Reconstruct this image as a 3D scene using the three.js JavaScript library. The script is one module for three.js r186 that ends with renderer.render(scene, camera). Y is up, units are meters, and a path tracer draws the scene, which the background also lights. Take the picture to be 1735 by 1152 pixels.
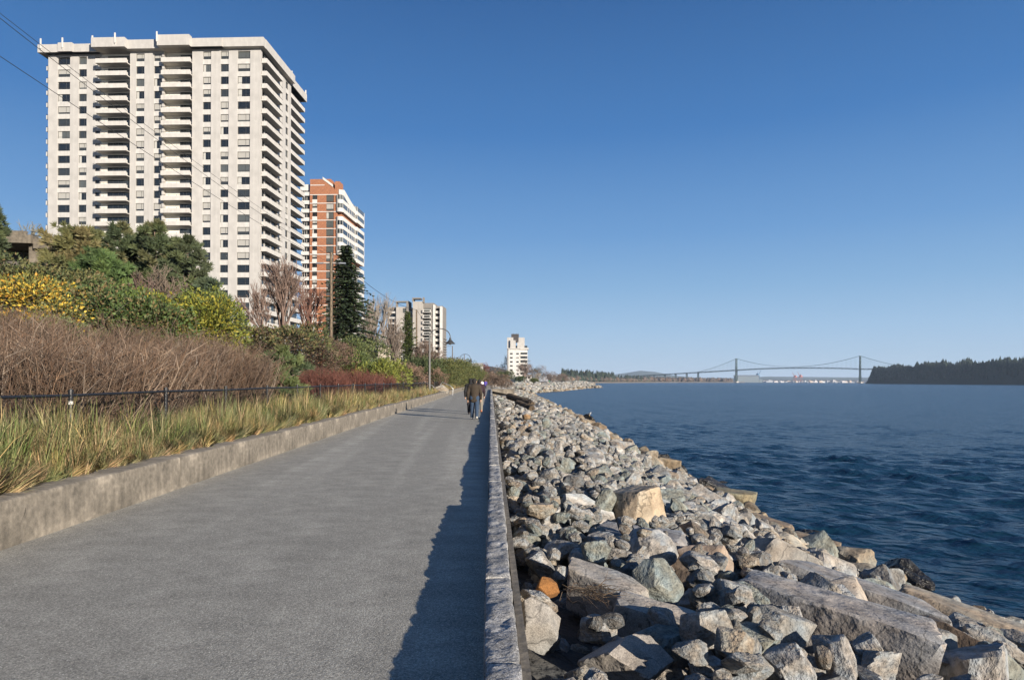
import * as THREE from 'three';
import { MarchingCubes } from 'three/addons/objects/MarchingCubes.js';
import { toCreasedNormals } from 'three/addons/utils/BufferGeometryUtils.js';

// ---------------------------------------------------------------- camera, sky, sun, exposure
const scene = new THREE.Scene();
const PW = 1735, PH = 1152, FOCAL = 1100;
const EYE = 1.65, SEA = -3.0;
const camera = new THREE.PerspectiveCamera(2 * Math.atan(PH / 2 / FOCAL) * 180 / Math.PI, PW / PH, 0.1, 40000);
camera.position.set(0, EYE, 0);
camera.rotation.order = 'YXZ';
camera.rotation.set(0, -0.0327, 0.0042);
camera.setViewOffset(PW, PH, 0, -69, PW, PH);
camera.updateMatrixWorld(true);
scene.add(camera);

const EXPOSURE = 2.0;
const SUN_AZ = 39 * Math.PI / 180, SUN_EL = 13 * Math.PI / 180;
const SUN = new THREE.Vector3(Math.sin(SUN_AZ) * Math.cos(SUN_EL), Math.sin(SUN_EL), Math.cos(SUN_AZ) * Math.cos(SUN_EL));
const sun = new THREE.DirectionalLight(new THREE.Color().setRGB(1.0, 0.91, 0.79), 4.8);
sun.position.copy(SUN).multiplyScalar(300);
sun.castShadow = true;
sun.shadow.camera.left = -160; sun.shadow.camera.right = 160; sun.shadow.camera.top = 160; sun.shadow.camera.bottom = -160; sun.shadow.camera.far = 900;
sun.shadow.mapSize.set(4096, 4096);
scene.add(sun);
scene.add(sun.target);

function makeSky() {
  const w = 1024, h = 512, d = new Float32Array(w * h * 4);
  // colour of clear winter air against elevation in degrees
  const stops = [[-90, .30, .36, .42], [-1, .46, .56, .68], [0.0, .49, .60, .72], [1.2, .455, .60, .755], [4.4, .36, .545, .765], [8, .25, .45, .71], [12.5, .158, .345, .65], [20.7, .068, .212, .51], [30.4, .040, .135, .36], [50, .028, .10, .28], [90, .022, .08, .23]];
  for (let j = 0; j < h; j++) {
    const el = ((j + .5) / h - .5) * 180;
    let k = 1; while (k < stops.length - 1 && stops[k][0] < el) k++;
    const a = stops[k - 1], b = stops[k], t = Math.min(1, Math.max(0, (el - a[0]) / (b[0] - a[0])));
    for (let i = 0; i < w; i++) {
      const az = ((i + .5) / w - .5) * 2 * Math.PI, ce = Math.cos(el * Math.PI / 180);
      const dx = Math.cos(az) * ce, dy = Math.sin(el * Math.PI / 180), dz = Math.sin(az) * ce;
      const c = Math.max(0, dx * SUN.x + dy * SUN.y + dz * SUN.z);
      const g = 0.16 * Math.pow(c, 4) + 0.5 * Math.pow(c, 40), o = (j * w + i) * 4;
      d[o] = (a[1] + (b[1] - a[1]) * t + g) / EXPOSURE;
      d[o + 1] = (a[2] + (b[2] - a[2]) * t + g * .9) / EXPOSURE;
      d[o + 2] = (a[3] + (b[3] - a[3]) * t + g * .75) / EXPOSURE;
      d[o + 3] = 1;
    }
  }
  const t = new THREE.DataTexture(d, w, h, THREE.RGBAFormat, THREE.FloatType);
  t.mapping = THREE.EquirectangularReflectionMapping;
  t.magFilter = t.minFilter = THREE.LinearFilter;
  t.needsUpdate = true;
  return t;
}
scene.background = makeSky();
scene.environment = scene.background;

const renderer = new THREE.WebGLRenderer({ antialias: true });
renderer.setSize(1024, 679);
renderer.toneMapping = THREE.LinearToneMapping;
renderer.toneMappingExposure = EXPOSURE;
renderer.shadowMap.enabled = true;

// ---------------------------------------------------------------- helpers
const V = (x, y, z) => new THREE.Vector3(x, y, z);
const lerp = (a, b, t) => a + (b - a) * t;
const clamp = (x, a = 0, b = 1) => Math.min(b, Math.max(a, x));
const smooth = (a, b, x) => { const t = clamp((x - a) / (b - a)); return t * t * (3 - 2 * t); };
function rng(seed) { let s = seed >>> 0; const f = () => { s = (s + 0x6D2B79F5) | 0; let t = Math.imul(s ^ (s >>> 15), 1 | s); t = (t + Math.imul(t ^ (t >>> 7), 61 | t)) ^ t; return ((t ^ (t >>> 14)) >>> 0) / 4294967296; }; f.r = (a, b) => a + (b - a) * f(); f.n = () => (f() + f() + f() + f() - 2) * 1.0; f.pick = a => a[Math.floor(f() * a.length)]; return f; }
// a point of the place seen at (px, py) of the photograph, at that distance along the view axis
function at(px, py, depth) {
  return V((px - PW / 2) / FOCAL * depth, (645 - py) / FOCAL * depth, -depth).applyMatrix4(camera.matrixWorld);
}
function hash3(x, y, z) { let h = Math.imul(x, 374761393) + Math.imul(y, 668265263) + Math.imul(z, 2147483647 ^ 0x5bd1e995); h = Math.imul(h ^ (h >>> 13), 1274126177); return ((h ^ (h >>> 16)) >>> 0) / 4294967296; }
function noise3(x, y, z) {
  const xi = Math.floor(x), yi = Math.floor(y), zi = Math.floor(z), xf = x - xi, yf = y - yi, zf = z - zi;
  const u = xf * xf * (3 - 2 * xf), v = yf * yf * (3 - 2 * yf), w = zf * zf * (3 - 2 * zf);
  const c = (i, j, k) => hash3(xi + i, yi + j, zi + k);
  return lerp(lerp(lerp(c(0, 0, 0), c(1, 0, 0), u), lerp(c(0, 1, 0), c(1, 1, 0), u), v), lerp(lerp(c(0, 0, 1), c(1, 0, 1), u), lerp(c(0, 1, 1), c(1, 1, 1), u), v), w) * 2 - 1;
}
function fbm3(x, y, z, o = 4) { let s = 0, a = .5; for (let i = 0; i < o; i++) { s += a * noise3(x, y, z); x = x * 2.03 + 7.1; y = y * 2.03 + 3.7; z = z * 2.03 + 1.3; a *= .5; } return s; }
// periodic noise for tiling textures
function pnoise(x, y, p, seed) {
  const xi = Math.floor(x), yi = Math.floor(y), xf = x - xi, yf = y - yi, u = xf * xf * (3 - 2 * xf), v = yf * yf * (3 - 2 * yf);
  const c = (i, j) => hash3(((xi + i) % p + p) % p, ((yi + j) % p + p) % p, seed);
  return lerp(lerp(c(0, 0), c(1, 0), u), lerp(c(0, 1), c(1, 1), u), v) * 2 - 1;
}
function pfbm(u, v, p, o, seed, gain = .5) { let s = 0, a = .5; for (let i = 0; i < o; i++) { s += a * pnoise(u * p, v * p, p, seed + i); p *= 2; a *= gain; } return s; }
function tex(n, fn, srgb = true, m = n) {
  const d = new Uint8Array(n * m * 4);
  for (let j = 0; j < m; j++) for (let i = 0; i < n; i++) {
    const c = fn(i / n, j / m, i, j), o = (j * n + i) * 4;
    if (typeof c === 'number') { d[o] = d[o + 1] = d[o + 2] = clamp(c) * 255; } else { d[o] = clamp(c[0]) * 255; d[o + 1] = clamp(c[1]) * 255; d[o + 2] = clamp(c[2]) * 255; }
    d[o + 3] = 255;
  }
  const t = new THREE.DataTexture(d, n, m);
  t.wrapS = t.wrapT = THREE.RepeatWrapping; t.magFilter = THREE.LinearFilter; t.minFilter = THREE.LinearMipmapLinearFilter; t.generateMipmaps = true;
  if (srgb) t.colorSpace = THREE.SRGBColorSpace;
  t.needsUpdate = true;
  return t;
}
const rep = (t, x, y = x) => { const c = t.clone(); c.repeat.set(x, y); c.needsUpdate = true; return c; };
const lin = (r, g, b) => new THREE.Color().setRGB(r, g, b);
function std(r, g, b, o = {}) { return new THREE.MeshStandardMaterial({ color: lin(r, g, b), roughness: .85, metalness: 0, ...o }); }

// ---------------------------------------------------------------- mesh builder
class MB {
  constructor(colored = false) { this.p = []; this.n = []; this.u = []; this.c = colored ? [] : null; this.i = []; }
  v(x, y, z, nx, ny, nz, u, w, c) { this.p.push(x, y, z); this.n.push(nx, ny, nz); this.u.push(u, w); if (this.c) { if (c) this.c.push(c[0], c[1], c[2]); else this.c.push(1, 1, 1); } return this.p.length / 3 - 1; }
  quad(a, b, c, d, col) { // counter-clockwise
    const ux = b.x - a.x, uy = b.y - a.y, uz = b.z - a.z, wx = d.x - a.x, wy = d.y - a.y, wz = d.z - a.z;
    let nx = uy * wz - uz * wy, ny = uz * wx - ux * wz, nz = ux * wy - uy * wx; const l = Math.hypot(nx, ny, nz) || 1; nx /= l; ny /= l; nz /= l;
    const L = Math.hypot(ux, uy, uz), M = Math.hypot(wx, wy, wz);
    const s = this.v(a.x, a.y, a.z, nx, ny, nz, 0, 0, col); this.v(b.x, b.y, b.z, nx, ny, nz, L, 0, col); this.v(c.x, c.y, c.z, nx, ny, nz, L, M, col); this.v(d.x, d.y, d.z, nx, ny, nz, 0, M, col);
    this.i.push(s, s + 1, s + 2, s, s + 2, s + 3); return this;
  }
  // box by its limits; t: chamfer
  box(x0, x1, y0, y1, z0, z1, col, uo = 0) {
    const F = [[1, 0, 0], [-1, 0, 0], [0, 1, 0], [0, -1, 0], [0, 0, 1], [0, 0, -1]];
    const C = [[[x1, y0, z1], [x1, y0, z0], [x1, y1, z0], [x1, y1, z1]], [[x0, y0, z0], [x0, y0, z1], [x0, y1, z1], [x0, y1, z0]], [[x0, y1, z1], [x1, y1, z1], [x1, y1, z0], [x0, y1, z0]], [[x0, y0, z0], [x1, y0, z0], [x1, y0, z1], [x0, y0, z1]], [[x0, y0, z1], [x1, y0, z1], [x1, y1, z1], [x0, y1, z1]], [[x1, y0, z0], [x0, y0, z0], [x0, y1, z0], [x1, y1, z0]]];
    for (let f = 0; f < 6; f++) {
      const n = F[f]; let s = -1;
      for (const q of C[f]) { const uv = n[0] ? [q[2], q[1]] : n[1] ? [q[0], q[2]] : [q[0], q[1]]; const k = this.v(q[0], q[1], q[2], n[0], n[1], n[2], uv[0] + uo, uv[1] + uo, col); if (s < 0) s = k; }
      this.i.push(s, s + 1, s + 2, s, s + 2, s + 3);
    }
    return this;
  }
  tube(pts, rad, sides = 6, col, cap = true) {
    const n = pts.length, R = typeof rad === 'number' ? pts.map(() => rad) : rad;
    let prev = -1, up = V(0, 1, 0), len = 0; const T = V(0, 0, 0), A = V(0, 0, 0), B = V(0, 0, 0);
    for (let k = 0; k < n; k++) {
      const a = pts[Math.max(0, k - 1)], b = pts[Math.min(n - 1, k + 1)];
      T.set(b.x - a.x, b.y - a.y, b.z - a.z).normalize();
      if (k === 0) { up = Math.abs(T.y) > .9 ? V(1, 0, 0) : V(0, 1, 0); A.crossVectors(T, up).normalize(); } else { A.addScaledVector(T, -A.dot(T)).normalize(); len += pts[k].distanceTo(pts[k - 1]); }
      B.crossVectors(T, A);
      let s = -1;
      for (let j = 0; j <= sides; j++) {
        const w = j / sides * 2 * Math.PI, c = Math.cos(w), d = Math.sin(w), nx = A.x * c + B.x * d, ny = A.y * c + B.y * d, nz = A.z * c + B.z * d;
        const q = this.v(pts[k].x + nx * R[k], pts[k].y + ny * R[k], pts[k].z + nz * R[k], nx, ny, nz, j / sides * 2 * Math.PI * Math.max(R[0], .01), len, col); if (s < 0) s = q;
      }
      if (k > 0) for (let j = 0; j < sides; j++) this.i.push(prev + j, prev + j + 1, s + j, prev + j + 1, s + j + 1, s + j);
      if (cap && (k === 0 || k === n - 1) && R[k] > .004) {
        const g = k === 0 ? -1 : 1, m = this.v(pts[k].x, pts[k].y, pts[k].z, T.x * g, T.y * g, T.z * g, 0, 0, col); let f = -1;
        for (let j = 0; j <= sides; j++) { const w = j / sides * 2 * Math.PI, c = Math.cos(w), d = Math.sin(w); const q = this.v(pts[k].x + (A.x * c + B.x * d) * R[k], pts[k].y + (A.y * c + B.y * d) * R[k], pts[k].z + (A.z * c + B.z * d) * R[k], T.x * g, T.y * g, T.z * g, c * R[k], d * R[k], col); if (f < 0) f = q; }
        for (let j = 0; j < sides; j++) if (g > 0) this.i.push(m, f + j, f + j + 1); else this.i.push(m, f + j + 1, f + j);
      }
      prev = s;
    }
    return this;
  }
  // twig: open three-sided taper between two points (normals taken from its faces)
  twig(ax, ay, az, bx, by, bz, ra, rb, col) {
    let tx = bx - ax, ty = by - ay, tz = bz - az; const l = Math.hypot(tx, ty, tz) || 1; tx /= l; ty /= l; tz /= l;
    let ux = ty, uy = -tx, uz = 0; if (Math.abs(tz) > .95) { ux = 0; uy = tz; uz = -ty; } const m = Math.hypot(ux, uy, uz) || 1; ux /= m; uy /= m; uz /= m;
    const wx = ty * uz - tz * uy, wy = tz * ux - tx * uz, wz = tx * uy - ty * ux; const s = this.p.length / 3;
    for (let j = 0; j < 3; j++) { const c = Math.cos(j * 2.0944), d = Math.sin(j * 2.0944), nx = ux * c + wx * d, ny = uy * c + wy * d, nz = uz * c + wz * d; this.v(ax + nx * ra, ay + ny * ra, az + nz * ra, nx, ny, nz, j * .05, 0, col); this.v(bx + nx * rb, by + ny * rb, bz + nz * rb, nx, ny, nz, j * .05, l, col); }
    for (let j = 0; j < 3; j++) { const a = s + j * 2, b = s + ((j + 1) % 3) * 2; this.i.push(a, b, a + 1, a + 1, b, b + 1); }
    return this;
  }
  // leaf: a folded lozenge from p along d (length l, width w), side s
  leaf(px, py, pz, dx, dy, dz, l, w, sx, sy, sz, col, fold = .25) {
    let nx = dy * sz - dz * sy, ny = dz * sx - dx * sz, nz = dx * sy - dy * sx; const m = Math.hypot(nx, ny, nz) || 1; nx /= m; ny /= m; nz /= m;
    const mx = px + dx * l * .45, my = py + dy * l * .45, mz = pz + dz * l * .45, h = w * .5, f = w * fold;
    const a = this.v(px, py, pz, nx, ny, nz, .5, 0, col), b = this.v(mx + sx * h + nx * f, my + sy * h + ny * f, mz + sz * h + nz * f, nx, ny, nz, 1, .5, col), c = this.v(px + dx * l, py + dy * l, pz + dz * l, nx, ny, nz, .5, 1, col), e = this.v(mx - sx * h + nx * f, my - sy * h + ny * f, mz - sz * h + nz * f, nx, ny, nz, 0, .5, col);
    this.i.push(a, c, b, a, e, c);
    return this;
  }
  add(geo, mat, col, uvk = 1) {
    const P = geo.attributes.position, N = geo.attributes.normal, U = geo.attributes.uv, s = this.p.length / 3, p = V(0, 0, 0), nm = new THREE.Matrix3().getNormalMatrix(mat);
    for (let k = 0; k < P.count; k++) { p.fromBufferAttribute(P, k).applyMatrix4(mat); const x = p.x, y = p.y, z = p.z; p.fromBufferAttribute(N, k).applyMatrix3(nm).normalize(); this.v(x, y, z, p.x, p.y, p.z, U ? U.getX(k) * uvk : 0, U ? U.getY(k) * uvk : 0, col); }
    if (geo.index) for (let k = 0; k < geo.index.count; k++) this.i.push(s + geo.index.getX(k)); else for (let k = 0; k < P.count; k++) this.i.push(s + k);
    return this;
  }
  geo() {
    const g = new THREE.BufferGeometry();
    g.setAttribute('position', new THREE.BufferAttribute(new Float32Array(this.p), 3));
    g.setAttribute('normal', new THREE.BufferAttribute(new Float32Array(this.n), 3));
    g.setAttribute('uv', new THREE.BufferAttribute(new Float32Array(this.u), 2));
    if (this.c) g.setAttribute('color', new THREE.BufferAttribute(new Float32Array(this.c), 3));
    g.setIndex(new THREE.BufferAttribute(new Uint32Array(this.i), 1));
    return g;
  }
  build(name, mat, parent = scene) { return obj(name, this.geo(), mat, parent); }
}
const taken = {};
function numbered(name) { const k = taken[name] = (taken[name] ?? -1) + 1; return k ? `${name}_${String(k).padStart(3, '0')}` : name; }
function obj(name, geo, mat, parent = scene) {
  const m = new THREE.Mesh(geo, mat); m.name = parent === scene ? numbered(name) : name; m.castShadow = m.receiveShadow = true; parent.add(m); return m;
}
function tag(o, label, category, group, kind) { if (label) o.userData.label = label; if (category) o.userData.category = category; if (group) o.userData.group = group; if (kind) o.userData.kind = kind; return o; }
function thing(name, label, category, pos = V(0, 0, 0), turn = 0, group) { const g = new THREE.Group(); g.name = numbered(name); g.position.copy(pos); g.rotation.y = turn; scene.add(g); return tag(g, label, category, group); }
function struct(o, label, category) { o.userData.kind = 'structure'; return tag(o, label, category); }
function copyOf(o, label, pos, turn = 0, scale) { const c = o.clone(); c.userData = { ...o.userData, label }; c.name = numbered(o.name.replace(/_\d{3}$/, '')); c.position.copy(pos); c.rotation.y = turn; if (scale) typeof scale === 'number' ? c.scale.setScalar(scale) : c.scale.copy(scale); scene.add(c); return c; }
function latheGeo(prof, seg = 20) { return new THREE.LatheGeometry(prof.map(q => new THREE.Vector2(q[0], q[1])), seg); }
const M4 = (x, y, z, rx = 0, ry = 0, rz = 0, sx = 1, sy = sx, sz = sx) => new THREE.Matrix4().compose(V(x, y, z), new THREE.Quaternion().setFromEuler(new THREE.Euler(rx, ry, rz)), V(sx, sy, sz));

// ---------------------------------------------------------------- textures and materials
const grain = (i, j, s) => hash3(i, j, s);
const T = {};
T.asphalt = tex(1024, (u, v, i, j) => { const s = hash3(i >> 2, j >> 2, 5), g = hash3(i >> 1, j >> 1, 6), b = pfbm(u, v, 8, 4, 11), k = pnoise(u * 190, v * 190, 190, 12); let c = .60 + (s - .5) * .13 + (g - .5) * .16 + k * .10 + b * .07; if (hash3(i >> 2, j >> 2, 9) > .996) c += .28; return [c, c * .985, c * .955]; });
T.asphaltB = tex(1024, (u, v, i, j) => .5 + pnoise(u * 170, v * 170, 170, 3) * .3 + pnoise(u * 380, v * 380, 380, 4) * .25 + (hash3(i, j, 8) - .5) * .15, false);
T.concrete = tex(512, (u, v, i, j) => { const streak = pfbm(u, v * .12 + .3, 32, 3, 21), m = pfbm(u, v, 4, 5, 22), g = hash3(i, j, 23); const k = pfbm(u, v, 40, 3, 24), c = .74 + streak * .11 + m * .22 + k * .15 + (g - .5) * .12; return [c, c * .965, c * .91]; });
T.concreteB = tex(512, (u, v, i, j) => .5 + pfbm(u, v, 24, 4, 31) * .6 + (hash3(i, j, 32) - .5) * .1, false);
T.granite = tex(512, (u, v, i, j) => { const s = hash3(i >> 1, j >> 1, 41), m = pfbm(u, v, 6, 5, 42), k = pnoise(u * 96, v * 96, 96, 44); let c = .72 + m * .22 + k * .14; if (s > .83) c -= .30; else if (s < .16) c += .18; return [c, c * .985, c * .96]; });
T.rock = tex(512, (u, v, i, j) => { const s = hash3(i >> 1, j >> 1, 51), m = pfbm(u, v, 4, 6, 52), vein = Math.abs(pfbm(u, v, 5, 4, 53)); let c = .74 + m * .34 + (s - .5) * .20 - (vein < .03 ? .16 : 0); const warm = pfbm(u, v, 3, 4, 54) * .09; return [c * (1 + warm), c, c * (1 - warm)]; });
T.rockB = tex(512, (u, v, i, j) => { const a = pfbm(u, v, 6, 6, 61, .58), r = 1 - Math.abs(pfbm(u, v, 4, 5, 62)) * 2; return .45 + a * .55 + r * .14; }, false);
T.bark = tex(256, (u, v, i, j) => { const c = .62 + pfbm(u, v * .15, 24, 4, 71) * .5 + (hash3(i, j, 72) - .5) * .1; return [c, c * .95, c * .88]; });
T.plaster = tex(512, (u, v, i, j) => { const st = pfbm(u, v * .1 + .2, 24, 3, 81), m = pfbm(u, v, 5, 5, 82); const c = .90 + st * .045 + m * .06 + (hash3(i, j, 83) - .5) * .04; return [c, c * .99, c * .975]; });
T.brick = tex(256, (u, v, i, j) => { const row = Math.floor(v * 32), col = Math.floor(u * 12 + (row % 2) * .5), fu = (u * 12 + (row % 2) * .5) % 1, fv = (v * 32) % 1, t = hash3(col % 12, row, 91); if (fv < .16 || fu < .06) return [.72, .66, .6]; const c = .75 + t * .25; return [c, c * (.9 + t * .08), c * .9]; });
T.soil = tex(512, (u, v, i, j) => { const m = pfbm(u, v, 8, 6, 101, .6); const c = .6 + m * .7 + (hash3(i, j, 102) - .5) * .25; return [c, c * .93, c * .82]; });
{
  // ripples as a sum of many short wave trains, periodic over the tile
  const n = 1024, r = rng(77), W = [];
  for (let k = 0; k < 120; k++) { const L = Math.exp(r.r(Math.log(8), Math.log(110))), a = 1.15 + r.n() * .8; const kx = Math.round(Math.cos(a) * L), ky = Math.round(Math.sin(a) * L); W.push([kx, ky, r() * 6.283, 1 / Math.pow(Math.hypot(kx, ky), 1.05)]); }
  const f = new Float32Array(n * n), S = new Float32Array(n); for (let k = 0; k < n; k++) S[k] = Math.sin(k / n * 2 * Math.PI);
  for (const [kx, ky, ph, am] of W) { const p0 = Math.round(ph / 6.283 * n); for (let j = 0; j < n; j++) for (let i = 0; i < n; i++) { const q = ((kx * i + ky * j + p0) % n + n) % n; f[j * n + i] += am * S[q]; } }
  let mn = 1e9, mx = -1e9; for (const x of f) { if (x < mn) mn = x; if (x > mx) mx = x; }
  T.waveH = f; T.waveRange = [mn, mx];
  let sq = 0; for (let j = 0; j < n; j++) for (let i = 0; i < n; i++) sq += (f[j * n + (i + 1) % n] - f[j * n + i]) ** 2 + (f[((j + 1) % n) * n + i] - f[j * n + i]) ** 2;
  const k = .24 / Math.sqrt(sq / n / n);
  T.waveN = tex(n, (u, v, i, j) => { const gx = (f[j * n + (i + 1) % n] - f[j * n + (i + n - 1) % n]) * .5 * k, gy = (f[((j + 1) % n) * n + i] - f[((j + n - 1) % n) * n + i]) * .5 * k, l = Math.hypot(gx, gy, 1); return [.5 - .5 * gx / l, .5 - .5 * gy / l, .5 + .5 / l]; }, false);
}

const M = {};
M.asphalt = new THREE.MeshStandardMaterial({ color: lin(.60, .60, .60), map: rep(T.asphalt, .62), bumpMap: rep(T.asphaltB, .8), bumpScale: .003, roughness: .93, vertexColors: true });
M.concrete = std(.335, .312, .278, { map: T.concrete, bumpMap: T.concreteB, bumpScale: .004, roughness: .95 });
M.granite = std(.54, .54, .545, { map: T.granite, bumpMap: T.rockB, bumpScale: .02, roughness: .9 });
M.soil = std(.14, .10, .065, { map: T.soil, bumpMap: T.rockB, bumpScale: .05, roughness: 1 });
M.hillsoil = std(.16, .12, .075, { map: rep(T.soil, .4), roughness: 1 });
M.black = std(.012, .012, .013, { roughness: .45 });
M.steel = std(.42, .42, .41, { metalness: .7, roughness: .4 });
M.galv = std(.13, .125, .118, { metalness: .2, roughness: .6 });
M.wood = std(.30, .25, .195, { map: T.bark, roughness: .9 });
M.bark = std(.17, .135, .105, { map: T.bark, roughness: .95 });
M.leaf = new THREE.MeshStandardMaterial({ color: 0xffffff, vertexColors: true, roughness: .75, side: THREE.DoubleSide });
M.twig = new THREE.MeshStandardMaterial({ color: 0xffffff, vertexColors: true, roughness: .9 });
M.grass = new THREE.MeshPhysicalMaterial({ color: 0xffffff, vertexColors: true, roughness: .8, side: THREE.DoubleSide });
// ---------------------------------------------------------------- the setting: path, kerb, granite edge, hillside, bank, water
const SHORE = [[-40, 9.3], [0, 9.3], [10.5, 9.2], [14.5, 8.5], [18.5, 8.6], [31, 9.1], [45, 9.5], [80, 11], [150, 12.6], [222, 14], [250, 17], [290, 30], [400, 58], [455, 78], [490, 66], [560, 84], [1000, 160], [1060, 120], [1300, 60]];
function shoreX(d) { let k = 1; while (k < SHORE.length - 1 && SHORE[k][0] < d) k++; const a = SHORE[k - 1], b = SHORE[k]; return lerp(a[1], b[1], clamp((d - a[0]) / (b[0] - a[0]))); }
function bankY(x, d) { const t = (x - .2) / (shoreX(d) - .2); return -.16 - 2.9 * Math.pow(Math.max(t, 0), 1.08) - (d > 78 && d < 122 ? .85 * smooth(78, 96, d) * (1 - smooth(4.5, 9, x)) : 0); }
function hillY(x, z) {
  const u = Math.max(0, -(x + 10.0)), d = -z, g = 1 + 2.2 * smooth(35, 120, d) + 2 * smooth(200, 400, d);
  return .44 + 12.5 * (1 - Math.exp(-u / (20 * g))) + fbm3(x * .15, 0, z * .15, 3) * .5 * clamp(u / 6);
}
function sheet(xs, ds, fy, colored, uvk = 1) {
  const b = new MB(!!colored), nx = xs.length;
  for (let j = 0; j < ds.length; j++) for (let i = 0; i < nx; i++) {
    const X = typeof xs[i] === 'function' ? xs[i](ds[j]) : xs[i], y = fy(X, -ds[j]), e = .05;
    b.v(X, y, -ds[j], 0, 1, 0, X * uvk, ds[j] * uvk, colored && colored(X, ds[j]));
  }
  for (let j = 0; j < ds.length - 1; j++) for (let i = 0; i < nx - 1; i++) { const a = j * nx + i; b.i.push(a, a + 1, a + nx + 1, a, a + nx + 1, a + nx); }
  const g = b.geo(); g.computeVertexNormals(); return g;
}
const seq = (a, b, s) => { const n = Math.max(1, Math.round(Math.abs(b - a) / s)), o = []; for (let k = 0; k <= n; k++) o.push(lerp(a, b, k / n)); return o; };
const geom = (a, b, s, g) => { const o = [a]; let x = a; while (x < b) { x += s; s *= g; o.push(Math.min(x, b)); } return o; };

// asphalt walkway, with paler scuffed patches that run along it
struct(obj('walkway', sheet(seq(-4.74, -.03, .12), [...seq(-6, 14, .12), ...geom(14.1, 232, .14, 1.02)], (x, z) => .006 * fbm3(x * .5, 3, z * .5, 2), (x, d) => {
  const s = fbm3(x * 1.5 + 40, 2, d * .06, 4), l = fbm3((x + d * .05) * 3.0, 9, d * .07, 4), p = smooth(.10, .5, s) * .14 + smooth(.10, .45, l) * .20, q = smooth(.1, .5, fbm3(x * .6, 7, d * .35 + 5, 3)) * .07;
  const edge = 1 + .3 * smooth(-4.45, -4.7, x + .12 * noise3(0, 1, d * 3)) * (0.5 + .5 * noise3(x * 9, 4, d * 9));
  const c = 1.46 * (1 + p - q) * edge; return [c, c * .965, c * .86];
}), M.asphalt), 'grey asphalt seaside walkway', 'path');

// concrete kerb on the left, cast in lengths
M.concrete.map = rep(T.concrete, .5);
{
  const g = new THREE.Group(); g.name = 'concrete_kerb'; scene.add(g); struct(g, 'low stained concrete retaining kerb along the left of the walkway', 'kerb');
  const prof = [[-4.70, -.05], [-4.705, .44], [-4.712, .462], [-4.735, .475], [-5.06, .478], [-5.06, 0]];
  const L = 4.0, b = new MB();
  let s = 0; const acc = [0]; for (let k = 1; k < prof.length; k++) acc.push(s += Math.hypot(prof[k][0] - prof[k - 1][0], prof[k][1] - prof[k - 1][1]));
  const make = seed => {
    const m = new MB(), n = 24;
    for (let j = 0; j <= n; j++) for (let k = 0; k < prof.length; k++) { const w = fbm3(j * .4 + seed * 9, k, 1, 3) * .006, z = -j / n * (L - .008); m.v(prof[k][0] + w, prof[k][1] + (k > 1 ? w : 0), z, 0, 0, 0, -z + seed * .37, acc[k], null); }
    for (let j = 0; j < n; j++) for (let k = 0; k < prof.length - 1; k++) { const a = j * prof.length + k, c = a + prof.length; m.i.push(a, c, a + 1, a + 1, c, c + 1); }
    for (const z of [0, -(L - .008)]) { const c = prof.map(q => m.v(q[0], q[1], z, 0, 0, 0, q[0], q[1])); for (let k = 1; k < c.length - 1; k++) z === 0 ? m.i.push(c[0], c[k], c[k + 1]) : m.i.push(c[0], c[k + 1], c[k]); }
    const geo = m.geo(); geo.computeVertexNormals(); return toCreasedNormals(geo, .9);
  };
  const kinds = [0, 1, 2, 3, 4].map(make);
  for (let k = 0; k < 60; k++) { const d = -6 + k * L; if (d > 71 && d < 75) continue; const o = obj('kerb_segment', kinds[(k * 3 + (k >> 2)) % 5], M.concrete, g); o.position.z = -d; }
}

// rough granite blocks along the sea side, each a little higher or lower than the next
{
  const g = new THREE.Group(); g.name = 'granite_edging'; scene.add(g); struct(g, 'row of rough split granite blocks edging the sea side of the walkway', 'edging');
  const kinds = [];
  for (let s = 0; s < 16; s++) {
    const b = s < 8 ? new THREE.BoxGeometry(.19, .30, 1, 7, 6, 44) : new THREE.BoxGeometry(.19, .30, 1, 4, 3, 12), P = b.attributes.position, U = b.attributes.uv, N = b.attributes.normal;
    for (let k = 0; k < P.count; k++) {
      const x = P.getX(k), y = P.getY(k), z = P.getZ(k), q = fbm3(x * 9 + s * 13, y * 9, z * 13, 4), e = fbm3(x * 30, y * 30 + s * 7, z * 45, 2);
      const top = smooth(.05, .15, y), side = Math.abs(x) > .08 ? 1 : 0;
      const cx = Math.abs(x) > .093, cy = y > .148, cz = Math.abs(z) > .499, cut = (cx && cy ? .010 : 0) + (cz && cy ? .008 : 0);
      const U0 = N.getY(k) > .5 ? [x, z * 1.5] : Math.abs(N.getX(k)) > .5 ? [y, z * 1.5] : [x, y];
      U.setXY(k, U0[0] * 1.4 + s * .3, U0[1] * 1.4);
      P.setXYZ(k, x + Math.sign(x) * (q * .012 * side - (cx ? cut * .6 : 0)), y + top * (q * .030 + e * .012 + (z * .02 * ((s % 3) - 1)) - cut * (1 + q)), z - Math.sign(z) * (cz ? cut * .004 : 0));
    }
    b.computeVertexNormals(); kinds.push(b);
  }
  const r = rng(5); let d = -4.3;
  for (let k = 0; d < 112; k++) {
    const L = r.r(1.4, 1.75); const o = obj('granite_block', kinds[k % 8 + (d > 22 ? 8 : 0)], M.granite, g);
    o.scale.z = L - .012; o.scale.y = 1; o.position.set(.068 + r.n() * .006, .045 + r.n() * .028, -(d + L / 2)); o.rotation.y = r.n() * .004; o.rotation.x = r.n() * .006; d += L;
  }
  const bk = new MB().box(.165, .215, -.7, .135, -112, 4.3); bk.build('backing_wall', M.concrete, g);
}

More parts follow.
